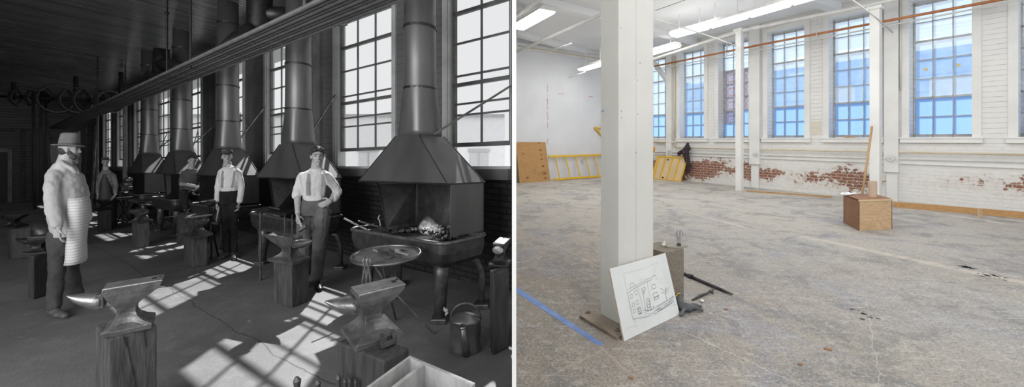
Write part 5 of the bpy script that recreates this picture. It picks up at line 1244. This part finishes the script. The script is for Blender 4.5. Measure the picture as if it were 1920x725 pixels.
def head(fig, c, face, h, m_parts, tilt=0, ears=True, blind=False):
    """c: centre of the skull, face: horizontal look direction, h: head height. Adds shapes to mesh builder m_parts['skin']"""
    f = face.normalized(); up = Vector((0,0,1)) ; up = (up + f*tilt).normalized(); f = (f-up*f.dot(up)).normalized(); s = f.cross(up)
    k_ = {125:.74, 594:.95, 429:.9, 360:.87, 200:.8}[fig.pxc]; sqz = lambda w_: w_ - fig.r*(w_.dot(fig.r)*(1-k_))
    s, f, up = sqz(s), sqz(f), sqz(up)
    mb = m_parts; ax = (s, f, up); u = h/ .235
    def q(x, y, z): return c + s*x*u + f*y*u + up*z*u
    mb.ball(q(0,-.012,.035), .072*u, .092*u, .083*u, ax, 18)        # cranium
    mb.ball(q(0,.03,-.01), .060*u, .062*u, .085*u, ax, 16)          # face mass
    mb.ball(q(0,.038,-.062), .044*u, .048*u, .045*u, ax, 14)        # jaw
    mb.ball(q(0,.075,-.094), .020*u, .018*u, .016*u, ax, 10)        # chin
    mb.cap(q(0,.088,.018), q(0,.107,-.022), .009*u, .013*u, 8)      # nose
    for sg in (-1,1):
        mb.ball(q(.010*sg,.100,-.026), .008*u, n=8)
        mb.ball(q(.034*sg,.062,-.022), .020*u, .02*u, .018*u, ax, 8)    # cheeks
        mb.cap(q(.014*sg,.085,.030), q(.048*sg,.068,.030), .009*u, .008*u, 8)  # brow
        if ears: mb.ball(q(.074*sg,-.008,.0), .010*u, .020*u, .032*u, ax, 10)
    mb.cap(q(-.018,.091,-.053), q(.018,.091,-.053), .0065*u, .0065*u, 8)   # lips
    mb.cap(q(-.014,.089,-.063), q(.014,.089,-.063), .0065*u, .0065*u, 8)
    return q, ax, u
def face_details(fig, q, u, ax, dark=M['eye'], brow=M['hair'], mouth=True):
    for sg in (-1,1):
        e = MB(); e.ball(q(.030*sg,.083,.010), .0125*u, .006*u, .0065*u, ax, 10); e.build('eye', dark, fig.root, smooth=True)
        e = MB(); e.cap(q(.016*sg,.096,.030), q(.046*sg,.079,.031), .0035*u, .0028*u, 6); e.build('eyebrow', brow, fig.root)
    if mouth:
        e = MB(); e.cap(q(-.019,.0975,-.0575), q(.019,.0975,-.0575), .0022*u, .0022*u, 6); e.build('mouth', M['skindark'], fig.root)
def hammer(a, b, label, head_len=.11):
    o = thing('hammer', b, label, 'hammer'); d = (b-a).normalized(); s_ = d.cross(Vector((0,1,0))).normalized()
    mb = MB(); mb.tube([a,b], [.013,.011], 8); mb.build('handle', M['palewood'], o); mb = MB(); mb.bar(b-s_*head_len/2, b+s_*head_len/2, .04,.04, up=d); mb.build('head', M['iron'], o, bevel=.005)
def shoe(fig, mb, heel, toe, w=.045):
    h, t = fig.p(*heel), fig.p(*toe); h.z = max(-K*h.y, h.z-.0); t.z = -K*t.y
    gz = -K*((h.y+t.y)/2); h = Vector((h.x,h.y,gz+.038)); t = Vector((t.x,t.y,gz+.026))
    mb.cap(h, t, w*.85, w*.62); m = h.lerp(t,.6); mb.ball(m-Vector((0,0,.0)), w, w, .032, n=12); mb.cap(h+Vector((0,0,.0)), h+Vector((0,0,.05)), w*.85, w*.8)
    q0, q1 = h, t
    return mb

# ---- bearded old man
f = Fig(125, 4.0, 'bearded old man in felt hat, pale work coat and long apron, standing in profile')
look = (f.r*.95 - f.ray*.22)
mb = MB(); hc = f.p(129.5, 281, 0); q, ax, u = head(f, hc, look, .235, mb)
f.limb(mb, [(127,290,0),(122,312,0)], [.062,.075])
f.loft(mb, [(118,465,0,14,.10),(122,420,0,28,.14),(124,380,0,31,.15),(122,345,0,28,.14),(120,322,0,20,.12),(121,308,0,11,.08)])
f.limb(mb, [(99,338,-.16),(97,380,-.22),(110,424,-.25)], [.04,.038,.03]); f.limb(mb, [(148,340,.16),(158,385,.16),(162,416,.14)], [.04,.036,.03])
hand(mb, f.p(111,427,-.26), Vector((.0,0,-1))+f.r*.03, f.r, -f.ray, 1.0, .35); hand(mb, f.p(163,415,.14), Vector((0,0,-1)), -f.r, -f.ray, .9, .4)
f.limb(mb, [(108,450,-.07),(107,510,-.09),(101.5,575,-.11)], [.045,.038,.034]); f.limb(mb, [(132,450,.1),(135,510,.13),(141,552,.16)], [.045,.038,.034])
mb.build('body', M['skin'], f.root, remesh=.007); face_details(f, q, u, ax, mouth=False)
bd = MB(); bd.ball(q(0,.070,-.085), .052*u,.050*u,.056*u, ax, 14); bd.ball(q(0,.082,-.125), .040*u,.036*u,.04*u, ax, 12); bd.cap(q(-.026,.098,-.046), q(.026,.098,-.046), .012*u,.012*u)
for sg in (-1,1): bd.cap(q(.062*sg,.012,-.02), q(.05*sg,.05,-.075), .017*u,.026*u)
bd.build('beard', M['beard'], f.root, remesh=.006, disp=.012, dsize=.012)
hr = MB(); hr.ball(q(0,-.045,-.005), .070*u,.062*u,.062*u, ax, 14); hr.build('hair', M['hair'], f.root, remesh=.007, disp=.008, dsize=.02)
ht = MB(); hx = (ax[0], ax[1], (ax[2]+ax[1]*.10).normalized()); hb = q(0,-.004,.040)
ht.lathe(hb, [(.082*u,0),(.084*u,.03),(.080*u,.085),(.074*u,.125),(.058*u,.142),(.02*u,.135),(0,.130)], 26, ax=(hx[0],hx[1]*1.22,hx[2])); ht.build('hat_crown', M['felt'], f.root, smooth=True)
ht = MB(); rings = []
for rad, dz in ((.078,.004),(.115,-.006),(.138,.004),(.140,.010),(.115,.002),(.078,.012)):
    rings.append([hb + hx[0]*rad*u*math.cos(a)*.92 + hx[1]*rad*u*1.2*math.sin(a) + hx[2]*(dz + .012*abs(math.cos(a))**2 - .018*math.sin(a)*(.5)) for a in [2*math.pi*k/32 for k in range(32)]])
ht.loft(rings, caps=False); ht.build('hat_brim', M['felt'], f.root, smooth=True)
ht = MB(); ht.loft([[hb + hx[0]*.0855*u*math.cos(a) + hx[1]*.0855*u*1.22*math.sin(a) + hx[2]*z for a in [2*math.pi*k/26 for k in range(26)]] for z in (.008,.03)], caps=False); ht.build('hat_band', M['capcloth'], f.root)
ct = MB()
f.loft(ct, [(124,440,0,28,.16),(124,420,0,34,.18),(125,396,0,39,.20),(126,372,0,40,.21),(125,350,0,37.5,.20),(121,332,0,35,.18),(118,318,0,29,.16),(118,307,0,18,.12),(121,300,0,12.5,.09)])
f.limb(ct, [(101,330,-.15),(98,352,-.2),(97.5,385,-.23),(107,419,-.25)], [.066,.060,.057,.046]); f.limb(ct, [(144,332,.14),(153,360,.16),(158,390,.16),(162,409,.14)], [.062,.056,.052,.045])
ct.build('coat', M['coat'], f.root, remesh=.009, disp=.018, dsize=.07)
cl = MB(); cl.tube([f.p(112,296,-.02), f.p(121,309,-.11), f.p(134,316,-.13), f.p(143,325,-.12)], [.012,.02,.02,.012], 8); cl.tube([f.p(112,296,.02), f.p(124,300,.08), f.p(140,312,.07), f.p(146,326,.0)], [.012,.018,.02,.012], 8); cl.build('collar', M['coat'], f.root, smooth=True)
ap = MB()
rings = []
for px,py,hw,dep in ((141,368,23,.185),(142,395,24,.195),(141,425,22.5,.19),(138,455,23,.185),(137,478,24.5,.18),(136.5,489,25.5,.18)):
    c_ = f.p(px,py,0); a_ = hw*f.D/F*f.cos; out = []
    for k in range(17): t = -math.pi*.62+math.pi*1.24*k/16 - .25; out.append(c_ + f.r*a_*math.cos(t)*1.06 + f.ray*(dep+.015)*math.sin(t))
    rings.append(out)
vs = [p for r_ in rings for p in r_]; fs = [(i*17+j,i*17+j+1,(i+1)*17+j+1,(i+1)*17+j) for i in range(5) for j in range(16)]
apm = MB(); apm.add(vs, fs); ao = apm.build('apron', M['apron'], f.root, smooth=True, disp=.02, dsize=.09); md = ao.modifiers.new('t','SOLIDIFY'); md.thickness = .006; 
# left flap of the apron
tr = MB(); f.limb(tr, [(108,440,-.06),(107,505,-.09),(101.5,560,-.11),(101,573,-.12)], [.080,.064,.056,.059]); f.limb(tr, [(132,440,.1),(134,500,.13),(139,540,.16),(142,549,.16)], [.078,.06,.058,.066]); f.loft(tr, [(119,475,0,20,.14),(119,445,0,25,.15),(121,415,0,29,.16)])
tr.build('trousers', M['trousers'], f.root, remesh=.009, disp=.014, dsize=.08)
s_ = MB(); shoe(f, s_, (99,585,-.12), (122,586,-.2), .05); s_.build('shoe', M['shoebrown'], f.root, remesh=.006); s_ = MB(); shoe(f, s_, (144,560,.2), (164,556,.15), .048); s_.build('shoe', M['shoebrown'], f.root, remesh=.006)

# ---- young man, hand on hip
f = Fig(594, 4.82, 'young man in pale shirt with suspenders, one hand on hip, holding a hammer')
look = -f.ray + f.r*.12; mb = MB(); hc = f.p(595, 293.5, 0); q, ax, u = head(f, hc, look, .24, mb)
f.limb(mb, [(594,303,.0),(592.5,324,.02)], [.058,.07])
f.loft(mb, [(590,400,0,22,.11),(588,370,0,19,.1),(590,345,0,24,.11),(592,328,0,25,.1),(592,318,0,10,.07)])
f.limb(mb, [(567,332,0),(557,363,-.03),(558.5,400,-.14)], [.05,.042,.03]); f.limb(mb, [(616,335,0),(634,358,.08),(619,377,-.06)], [.05,.042,.03])
hand(mb, f.p(558.5,402,-.14), Vector((.12,-.2,-1)), f.r*.6+f.ray*.4, -f.ray*.5+f.r*.5, 1.0, .75)
hand(mb, f.p(621,376,-.07), -f.r*.8+Vector((0,0,-.35))-f.ray*.1, f.ray, Vector((0,0,1)), 1.0, .35)
f.limb(mb, [(576,400,0),(574,450,-.05),(572,515,0)], [.08,.06,.045]); f.limb(mb, [(603,400,0),(600,465,-.03),(594,520,0)], [.08,.06,.045])
mb.build('body', M['skin'], f.root, remesh=.007); face_details(f, q, u, ax)
hr = MB(); hr.ball(q(0,-.02,.062), .078*u,.094*u,.072*u, ax, 16); hr.ball(q(.03,.055,.088), .045*u,.04*u,.028*u, ax, 12); hr.ball(q(-.035,.055,.085), .04*u,.036*u,.028*u, ax, 12)
for sg in (-1,1): hr.ball(q(.066*sg,.0,.045), .018*u,.04*u,.035*u, ax, 8)
hr.build('hair', M['hair'], f.root, remesh=.006, disp=.012, dsize=.02)
ct = MB(); f.loft(ct, [(588,374,0,20.5,.125),(588,366,0,21,.125),(588,352,0,23,.13),(590,338,0,27,.13),(591,328,0,29,.125),(592,322.5,0,24,.11),(592.5,318.5,0,15,.09),(593,315,0,11,.078)])
f.limb(ct, [(568,331,0),(560,350,-.02),(556.5,363,-.03),(556.5,366,-.035)], [.062,.058,.052,.055]); f.limb(ct, [(614,332,0),(627,348,.05),(633,360,.08),(626,372,.0)], [.066,.058,.056,.05])
ct.build('shirt', M['shirtgrey'], f.root, remesh=.008, disp=.014, dsize=.07)
for a in ([(580,320,-.05),(579,327,-.13),(577,343,-.155),(577,366,-.148)],[(604,320,-.05),(605,327,-.13),(608,343,-.148),(604,366,-.145)]):
    sp = MB(); pts = [f.p(*x) for x in a]
    for i in range(3): sp.bar(pts[i], pts[i+1], .034, .014, up=-f.ray)
    sp.build('suspender', M['strap'], f.root)
tr = MB(); f.loft(tr, [(589,402,0,28,.12),(589,385,0,25,.125),(588,372,0,21,.12),(588,366,0,20.5,.12)])
f.limb(tr, [(574,396,0),(571,430,-.05),(571,470,-.03),(570,512,0)], [.105,.095,.078,.07]); f.limb(tr, [(604,396,0),(601,440,-.04),(598,475,-.02),(594,517,0)], [.105,.092,.078,.07])
tr.build('trousers', M['trousersmid'], f.root, remesh=.008, disp=.014, dsize=.07)
s_ = MB(); shoe(f, s_, (593,523,.02), (600,538,-.2), .05); s_.build('shoe', M['shoe'], f.root, remesh=.006); s_ = MB(); shoe(f, s_, (570,520,.05), (572,532,-.12), .05); s_.build('shoe', M['shoe'], f.root, remesh=.006)
hammer(f.p(556,400,-.2), f.p(567,428,-.26), 'hammer held by the young man with his hand on his hip')

# ---- man in white shirt and bow tie
f = Fig(429, 6.35, 'man in cap, white shirt, bow tie and dark trousers, standing upright')
look = -f.ray + f.r*.05; mb = MB(); hc = f.p(425.5, 295, 0); q, ax, u = head(f, hc, look, .235, mb)
f.limb(mb, [(426,305,0),(427.5,319,0)], [.058,.07])
f.loft(mb, [(430,378,0,15,.11),(430,352,0,16,.1),(430,335,0,18,.11),(430,322,0,18,.1),(429,315,0,8,.07)])
f.limb(mb, [(416,325,0),(409,350,0),(407,378,-.06)], [.04,.034,.028]); f.limb(mb, [(446,325,0),(452.5,350,0),(449,378,-.08)], [.04,.034,.028])
hand(mb, f.p(407,381,-.07), Vector((0,-.1,-1)), f.r, -f.ray, 1.0, .7); hand(mb, f.p(448.5,380,-.08), Vector((-.05,-.1,-1)), -f.r, -f.ray, 1.0, .5)
f.limb(mb, [(422,380,0),(423,420,-.02),(425,474,0)], [.06,.045,.035]); f.limb(mb, [(438,380,0),(439,420,-.02),(439,474,0)], [.06,.045,.035])
mb.build('body', M['skin'], f.root, remesh=.007); face_details(f, q, u, ax)
hr = MB(); hr.ball(q(0,-.03,.04), .078*u,.08*u,.07*u, ax, 14); hr.build('hair', M['hair'], f.root, remesh=.007)
cp = MB(); cp.lathe(q(0,-.012,.062), [(.080*u,0),(.086*u,.02),(.092*u,.04),(.080*u,.058),(.04*u,.066),(0,.067)], 24, ax=(ax[0],ax[1]*1.15,ax[2])); cp.build('cap', M['capcloth'], f.root, smooth=True)
cp = MB(); cp.loft([[q(.066*math.cos(a), .045+r0*math.sin(a), zz-.01*math.sin(a)) for a in [math.pi*(.08+.84*k/10) for k in range(11)]] + [q(.066*math.cos(a), .035+.04*math.sin(a), zz) for a in [math.pi*(.92-.84*k/10) for k in range(11)]] for zz, r0 in ((.060,.09),(.068,.09))]); cp.build('cap_peak', M['hair'], f.root)
ct = MB(); f.loft(ct, [(430,357,0,18,.125),(430,345,0,19,.13),(430,332,0,20.5,.13),(430.5,323,0,21.5,.12),(430.5,317.5,0,19,.11),(429,313,0,11,.085),(427.5,310,0,8.2,.072)])
f.limb(ct, [(415.5,323,0),(411,338,0),(408.5,352,0),(407.5,375,-.05)], [.056,.047,.045,.042]); f.limb(ct, [(446,323,0),(451,338,0),(453,352,0),(449.5,376,-.07)], [.056,.047,.045,.044])
ct.build('shirt', M['shirt'], f.root, remesh=.008, disp=.014, dsize=.07)
bt_ = MB(); c_ = f.p(424,311,-.105); 
for sg in (-1,1): bt_.cap(c_, c_+f.r*.034*sg+Vector((0,0,.004)), .005,.017)
bt_.build('bow_tie', M['paleiron'], f.root)
for a in ([(419,316,-.05),(418,321,-.13),(416.5,335,-.148),(416,352,-.14)],[(440,316,-.05),(440,321,-.128),(438.5,335,-.145),(435,352,-.145)]):
    sp = MB(); pts = [f.p(*x) for x in a]
    for i in range(3): sp.bar(pts[i], pts[i+1], .032, .014, up=-f.ray)
    sp.build('suspender', M['strap'], f.root)
tr = MB(); f.loft(tr, [(430,382,0,18,.11),(430,370,0,19,.125),(430,355,0,17.5,.12),(430,351,0,17.5,.12)])
f.limb(tr, [(421,382,0),(423,420,-.03),(424.5,450,0),(425,469,0)], [.078,.063,.053,.052]); f.limb(tr, [(438,382,0),(439,420,-.02),(439.5,450,0),(439.5,469,0)], [.078,.063,.053,.05])
tr.build('trousers', M['trousersblack'], f.root, remesh=.009, disp=.02, dsize=.07)
s_ = MB(); shoe(f, s_, (425,475,0), (410,480,-.16), .05); s_.build('shoe', M['shoebrown'], f.root, remesh=.006); s_ = MB(); shoe(f, s_, (439,474,0), (440,482,-.2), .05); s_.build('shoe', M['shoebrown'], f.root, remesh=.006)
hammer(f.p(410,389,-.12), f.p(405,418,-.14), 'hammer hanging from the hand of the man in the bow tie')

# ---- man leaning on his knee
f = Fig(360, 7.95, 'bare-armed man with arms crossed on one raised knee beside the fourth forge')
look = -f.ray + f.r*.1; mb = MB(); hc = f.p(360.5, 302, -.08); q, ax, u = head(f, hc, look, .235, mb)
f.limb(mb, [(359,311,-.03),(358,322,0)], [.055,.066])
f.loft(mb, [(358,362,.05,13,.11),(359,345,.02,13,.1),(358,332,0,15,.11),(357,322,0,15,.1),(358,317,0,7,.07)])
f.limb(mb, [(345,325,-.02),(340,345,-.1),(352,346,-.28),(367,349,-.34)], [.045,.04,.036,.03]); f.limb(mb, [(372,322,0),(386,331,-.02),(380,342,-.2),(374,350,-.32)], [.055,.047,.038,.03])
hand(mb, f.p(366,349,-.34), f.r*1.0+Vector((0,0,-.3)), Vector((0,0,-1)), -f.ray, 1.0, .4); hand(mb, f.p(374.5,349,-.33), -f.r*.6+Vector((0,0,-.6)), -f.r, -f.ray, 1.0, .5)
f.limb(mb, [(362,366,.05),(345,361,-.32),(350,392,-.28)], [.09,.065,.05]); f.limb(mb, [(366,366,.05),(367,400,0),(367,437,0)], [.08,.06,.045])
mb.build('body', M['skin'], f.root, remesh=.008); face_details(f, q, u, ax)
hr = MB(); hr.ball(q(0,-.02,.055), .078*u,.092*u,.072*u, ax, 14); hr.ball(q(0,.055,.085), .06*u,.035*u,.024*u, ax, 10); hr.build('hair', M['hair'], f.root, remesh=.007, disp=.01, dsize=.02)
ct = MB(); f.loft(ct, [(359,360,.04,14.5,.125),(359,348,.02,14.5,.12),(358,334,0,16,.13),(357.5,325,0,17.5,.12),(358,320,0,14,.10),(358,316,0,8,.075)])
f.limb(ct, [(346,324,-.02),(341.5,335,-.06),(340,341,-.09)], [.058,.05,.048]); f.limb(ct, [(370,322,0),(376,325,-.0)], [.058,.054])
ct.build('shirt', M['workshirt'], f.root, remesh=.009, disp=.014, dsize=.07)
tr = MB(); f.loft(tr, [(361,372,.05,15,.12),(360,360,.04,15,.12),(359,356,.04,14,.12)])
f.limb(tr, [(362,368,.02),(345,361,-.34),(349,388,-.30)], [.09,.072,.06]); f.limb(tr, [(366,368,.05),(367,400,0),(367,432,0)], [.085,.068,.058])
tr.build('trousers', M['trousersblack'], f.root, remesh=.009)
s_ = MB(); a = f.p(350,395,-.28); s_.cap(a, a-f.ray*.16+Vector((0,0,-.03)), .045,.035); s_.build('shoe', M['shoe'], f.root, remesh=.008); s_ = MB(); shoe(f, s_, (367,442,0), (367,449,-.18), .05); s_.build('shoe', M['shoe'], f.root, remesh=.008)
mb = MB(); g_ = f.p(349,400,-.36); mb.lathe(Vector((g_.x,g_.y,-K*g_.y)), [(.14,0),(.14,g_.z+K*g_.y-.04),(0,g_.z+K*g_.y-.035)], 18); tag(mb.build('chopping_block', M['timberdark']), 'round dark stump under the raised foot of the leaning man', 'stump')

# ---- far man in bib apron
f = Fig(200, 9.45, 'far man in cap, grey jacket and dark bib apron behind an anvil')
look = -f.ray + f.r*.1; mb = MB(); hc = f.p(197.5, 304, 0); q, ax, u = head(f, hc, look, .235, mb)
f.limb(mb, [(198,313,0),(199,325,0)], [.055,.066])
f.loft(mb, [(200,372,0,12,.11),(200,350,0,13,.1),(200,335,0,14,.11),(200,327,0,14,.1),(199,321,0,7,.07)])
f.limb(mb, [(189,331,0),(184.5,350,0),(184,364,-.05)], [.04,.034,.028]); f.limb(mb, [(212,331,0),(217.5,348,0),(216.5,363,-.1)], [.04,.034,.028])
hand(mb, f.p(183,366,-.06), Vector((0,-.1,-1)), f.r, -f.ray, 1.0, .5); hand(mb, f.p(216,364,-.1), Vector((-.2,-.3,-1)), -f.r, -f.ray, 1.0, .6)
f.limb(mb, [(193,372,0),(192,400,0),(191,424,0)], [.08,.06,.045]); f.limb(mb, [(208,372,0),(211,400,0),(213,424,0)], [.08,.06,.045])
mb.build('body', M['skin'], f.root, remesh=.008); face_details(f, q, u, ax)
cp = MB(); cp.lathe(q(0,-.012,.062), [(.080*u,0),(.086*u,.02),(.090*u,.04),(.075*u,.055),(.04*u,.062),(0,.063)], 24, ax=(ax[0],ax[1]*1.15,ax[2])); cp.ball(q(0,.085,.062), .06*u,.05*u,.009*u, ax, 12); cp.build('cap', M['capcloth'], f.root, smooth=True)
hr = MB(); hr.ball(q(0,-.03,.04), .078*u,.08*u,.07*u, ax, 14); hr.build('hair', M['hair'], f.root, remesh=.008)
ct = MB(); f.loft(ct, [(200,366,0,14,.12),(200,350,0,15,.12),(200,335,0,17.5,.125),(200,328,0,17.5,.12),(199.5,323,0,12,.09),(199,318,0,7,.068)])
f.limb(ct, [(188,330,0),(184.5,346,0),(184,361,-.04)], [.055,.047,.044]); f.limb(ct, [(213,330,0),(217.5,347,0),(216.5,360,-.08)], [.055,.047,.044])
ct.build('jacket', M['jacketgrey'], f.root, remesh=.01, disp=.02, dsize=.07)
ap = MB(); f.loft(ap, [(199,392,-.05,15,.10),(199,370,-.05,14,.11),(198,350,-.05,12,.11),(197,336,-.05,9.5,.10),(197,326,-.04,7.5,.085)]); ap.build('bib_apron', M['bibdark'], f.root, remesh=.01)
tr = MB(); f.limb(tr, [(193,372,0),(192,400,0),(191,420,0)], [.10,.08,.07]); f.limb(tr, [(208,372,0),(211,400,0),(213,420,0)], [.10,.08,.07]); tr.build('trousers', M['trousers'], f.root, remesh=.01)
s_ = MB(); shoe(f, s_, (213,427,0), (214,431,-.16), .05); s_.build('shoe', M['shoebrown'], f.root, remesh=.008); s_ = MB(); shoe(f, s_, (191,427,0), (190,431,-.16), .05); s_.build('shoe', M['shoebrown'], f.root, remesh=.008)
hammer(f.p(219,363,-.15), f.p(206,378,-.3), 'hammer in the hand of the far man in the bib apron')
# ================================================================ CAMERA, LIGHT
cam = bpy.data.cameras.new('camera'); co = bpy.data.objects.new('camera', cam); COL.objects.link(co)
co.location = (0,0,CAMZ); co.rotation_euler = (math.pi/2,0,0)
cam.sensor_fit = 'HORIZONTAL'; cam.sensor_width = 36; cam.lens = 36*F/1920; cam.clip_start = .05; cam.clip_end = 300
cam.shift_x = (960-CX)/1920; cam.shift_y = (HZ-362.5)/1920
SC.camera = co
w = bpy.data.worlds.new('world'); SC.world = w; w.use_nodes = True; bg = w.node_tree.nodes['Background']; bg.inputs[0].default_value = (.97,.985,1,1); bg.inputs[1].default_value = .95
sun = bpy.data.lights.new('sun', 'SUN'); sun.energy = 9; sun.angle = math.radians(.7); so = bpy.data.objects.new('sun', sun); COL.objects.link(so)
az, el = math.radians(-8), math.radians(43)
sd_ = Vector((math.sin(az)*math.cos(el), math.cos(az)*math.cos(el), math.sin(el)))   # towards the sun
so.rotation_euler = sd_.to_track_quat('Z','Y').to_euler()
def area(name, loc, target, sx, sy, e, c=(1,1,1)):
    l = bpy.data.lights.new(name, 'AREA'); l.shape = 'RECTANGLE'; l.size = sx; l.size_y = sy; l.energy = e; l.color = c
    o = bpy.data.objects.new(name, l); o.location = loc; d = Vector(target)-Vector(loc); o.rotation_euler = d.to_track_quat('-Z','Y').to_euler(); COL.objects.link(o); return o
# fill lamp added behind the camera, for daylight on the men's fronts
area('workshop_front_fill', (-4.2,-2.2,2.6), (-5,6,.6), 5, 3, 345)
# area lamps added to brighten the gallery beyond its tube fixtures
area('gallery_fill_front', (3.5,-.8,4.2), (4.5,7,1.2), 5, 1.5, 190, (1,.985,.96))
area('gallery_fill_mid', (4.6,5.0,4.35), (4.6,5.01,0), 5, 4, 115, (1,.985,.96))
area('gallery_fill_far', (3.0,10.0,4.3), (3.0,10.01,0), 3.5, 3, 66, (1,.985,.96))
area('ceiling_fill', (4.3,7.0,3.9), (4.3,7.01,5), 3, 6, 30, (1,.99,.97))  # upward lamps added to lighten the gallery ceiling, this and the next
area('ceiling_fill_near', (2.8,2.2,3.9), (2.8,2.21,5), 3, 3, 16, (1,.99,.97))
vs_ = SC.view_settings; vs_.view_transform = 'Standard'; vs_.look = 'None'; vs_.exposure = 0; vs_.gamma = 1
try: vs_.use_curve_mapping = False
except Exception: pass
SC.cycles.use_denoising = True; SC.cycles.max_bounces = 7; SC.cycles.diffuse_bounces = 4; SC.cycles.transparent_max_bounces = 12; SC.cycles.sample_clamp_indirect = 4; SC.cycles.caustics_reflective = False; SC.cycles.caustics_refractive = False
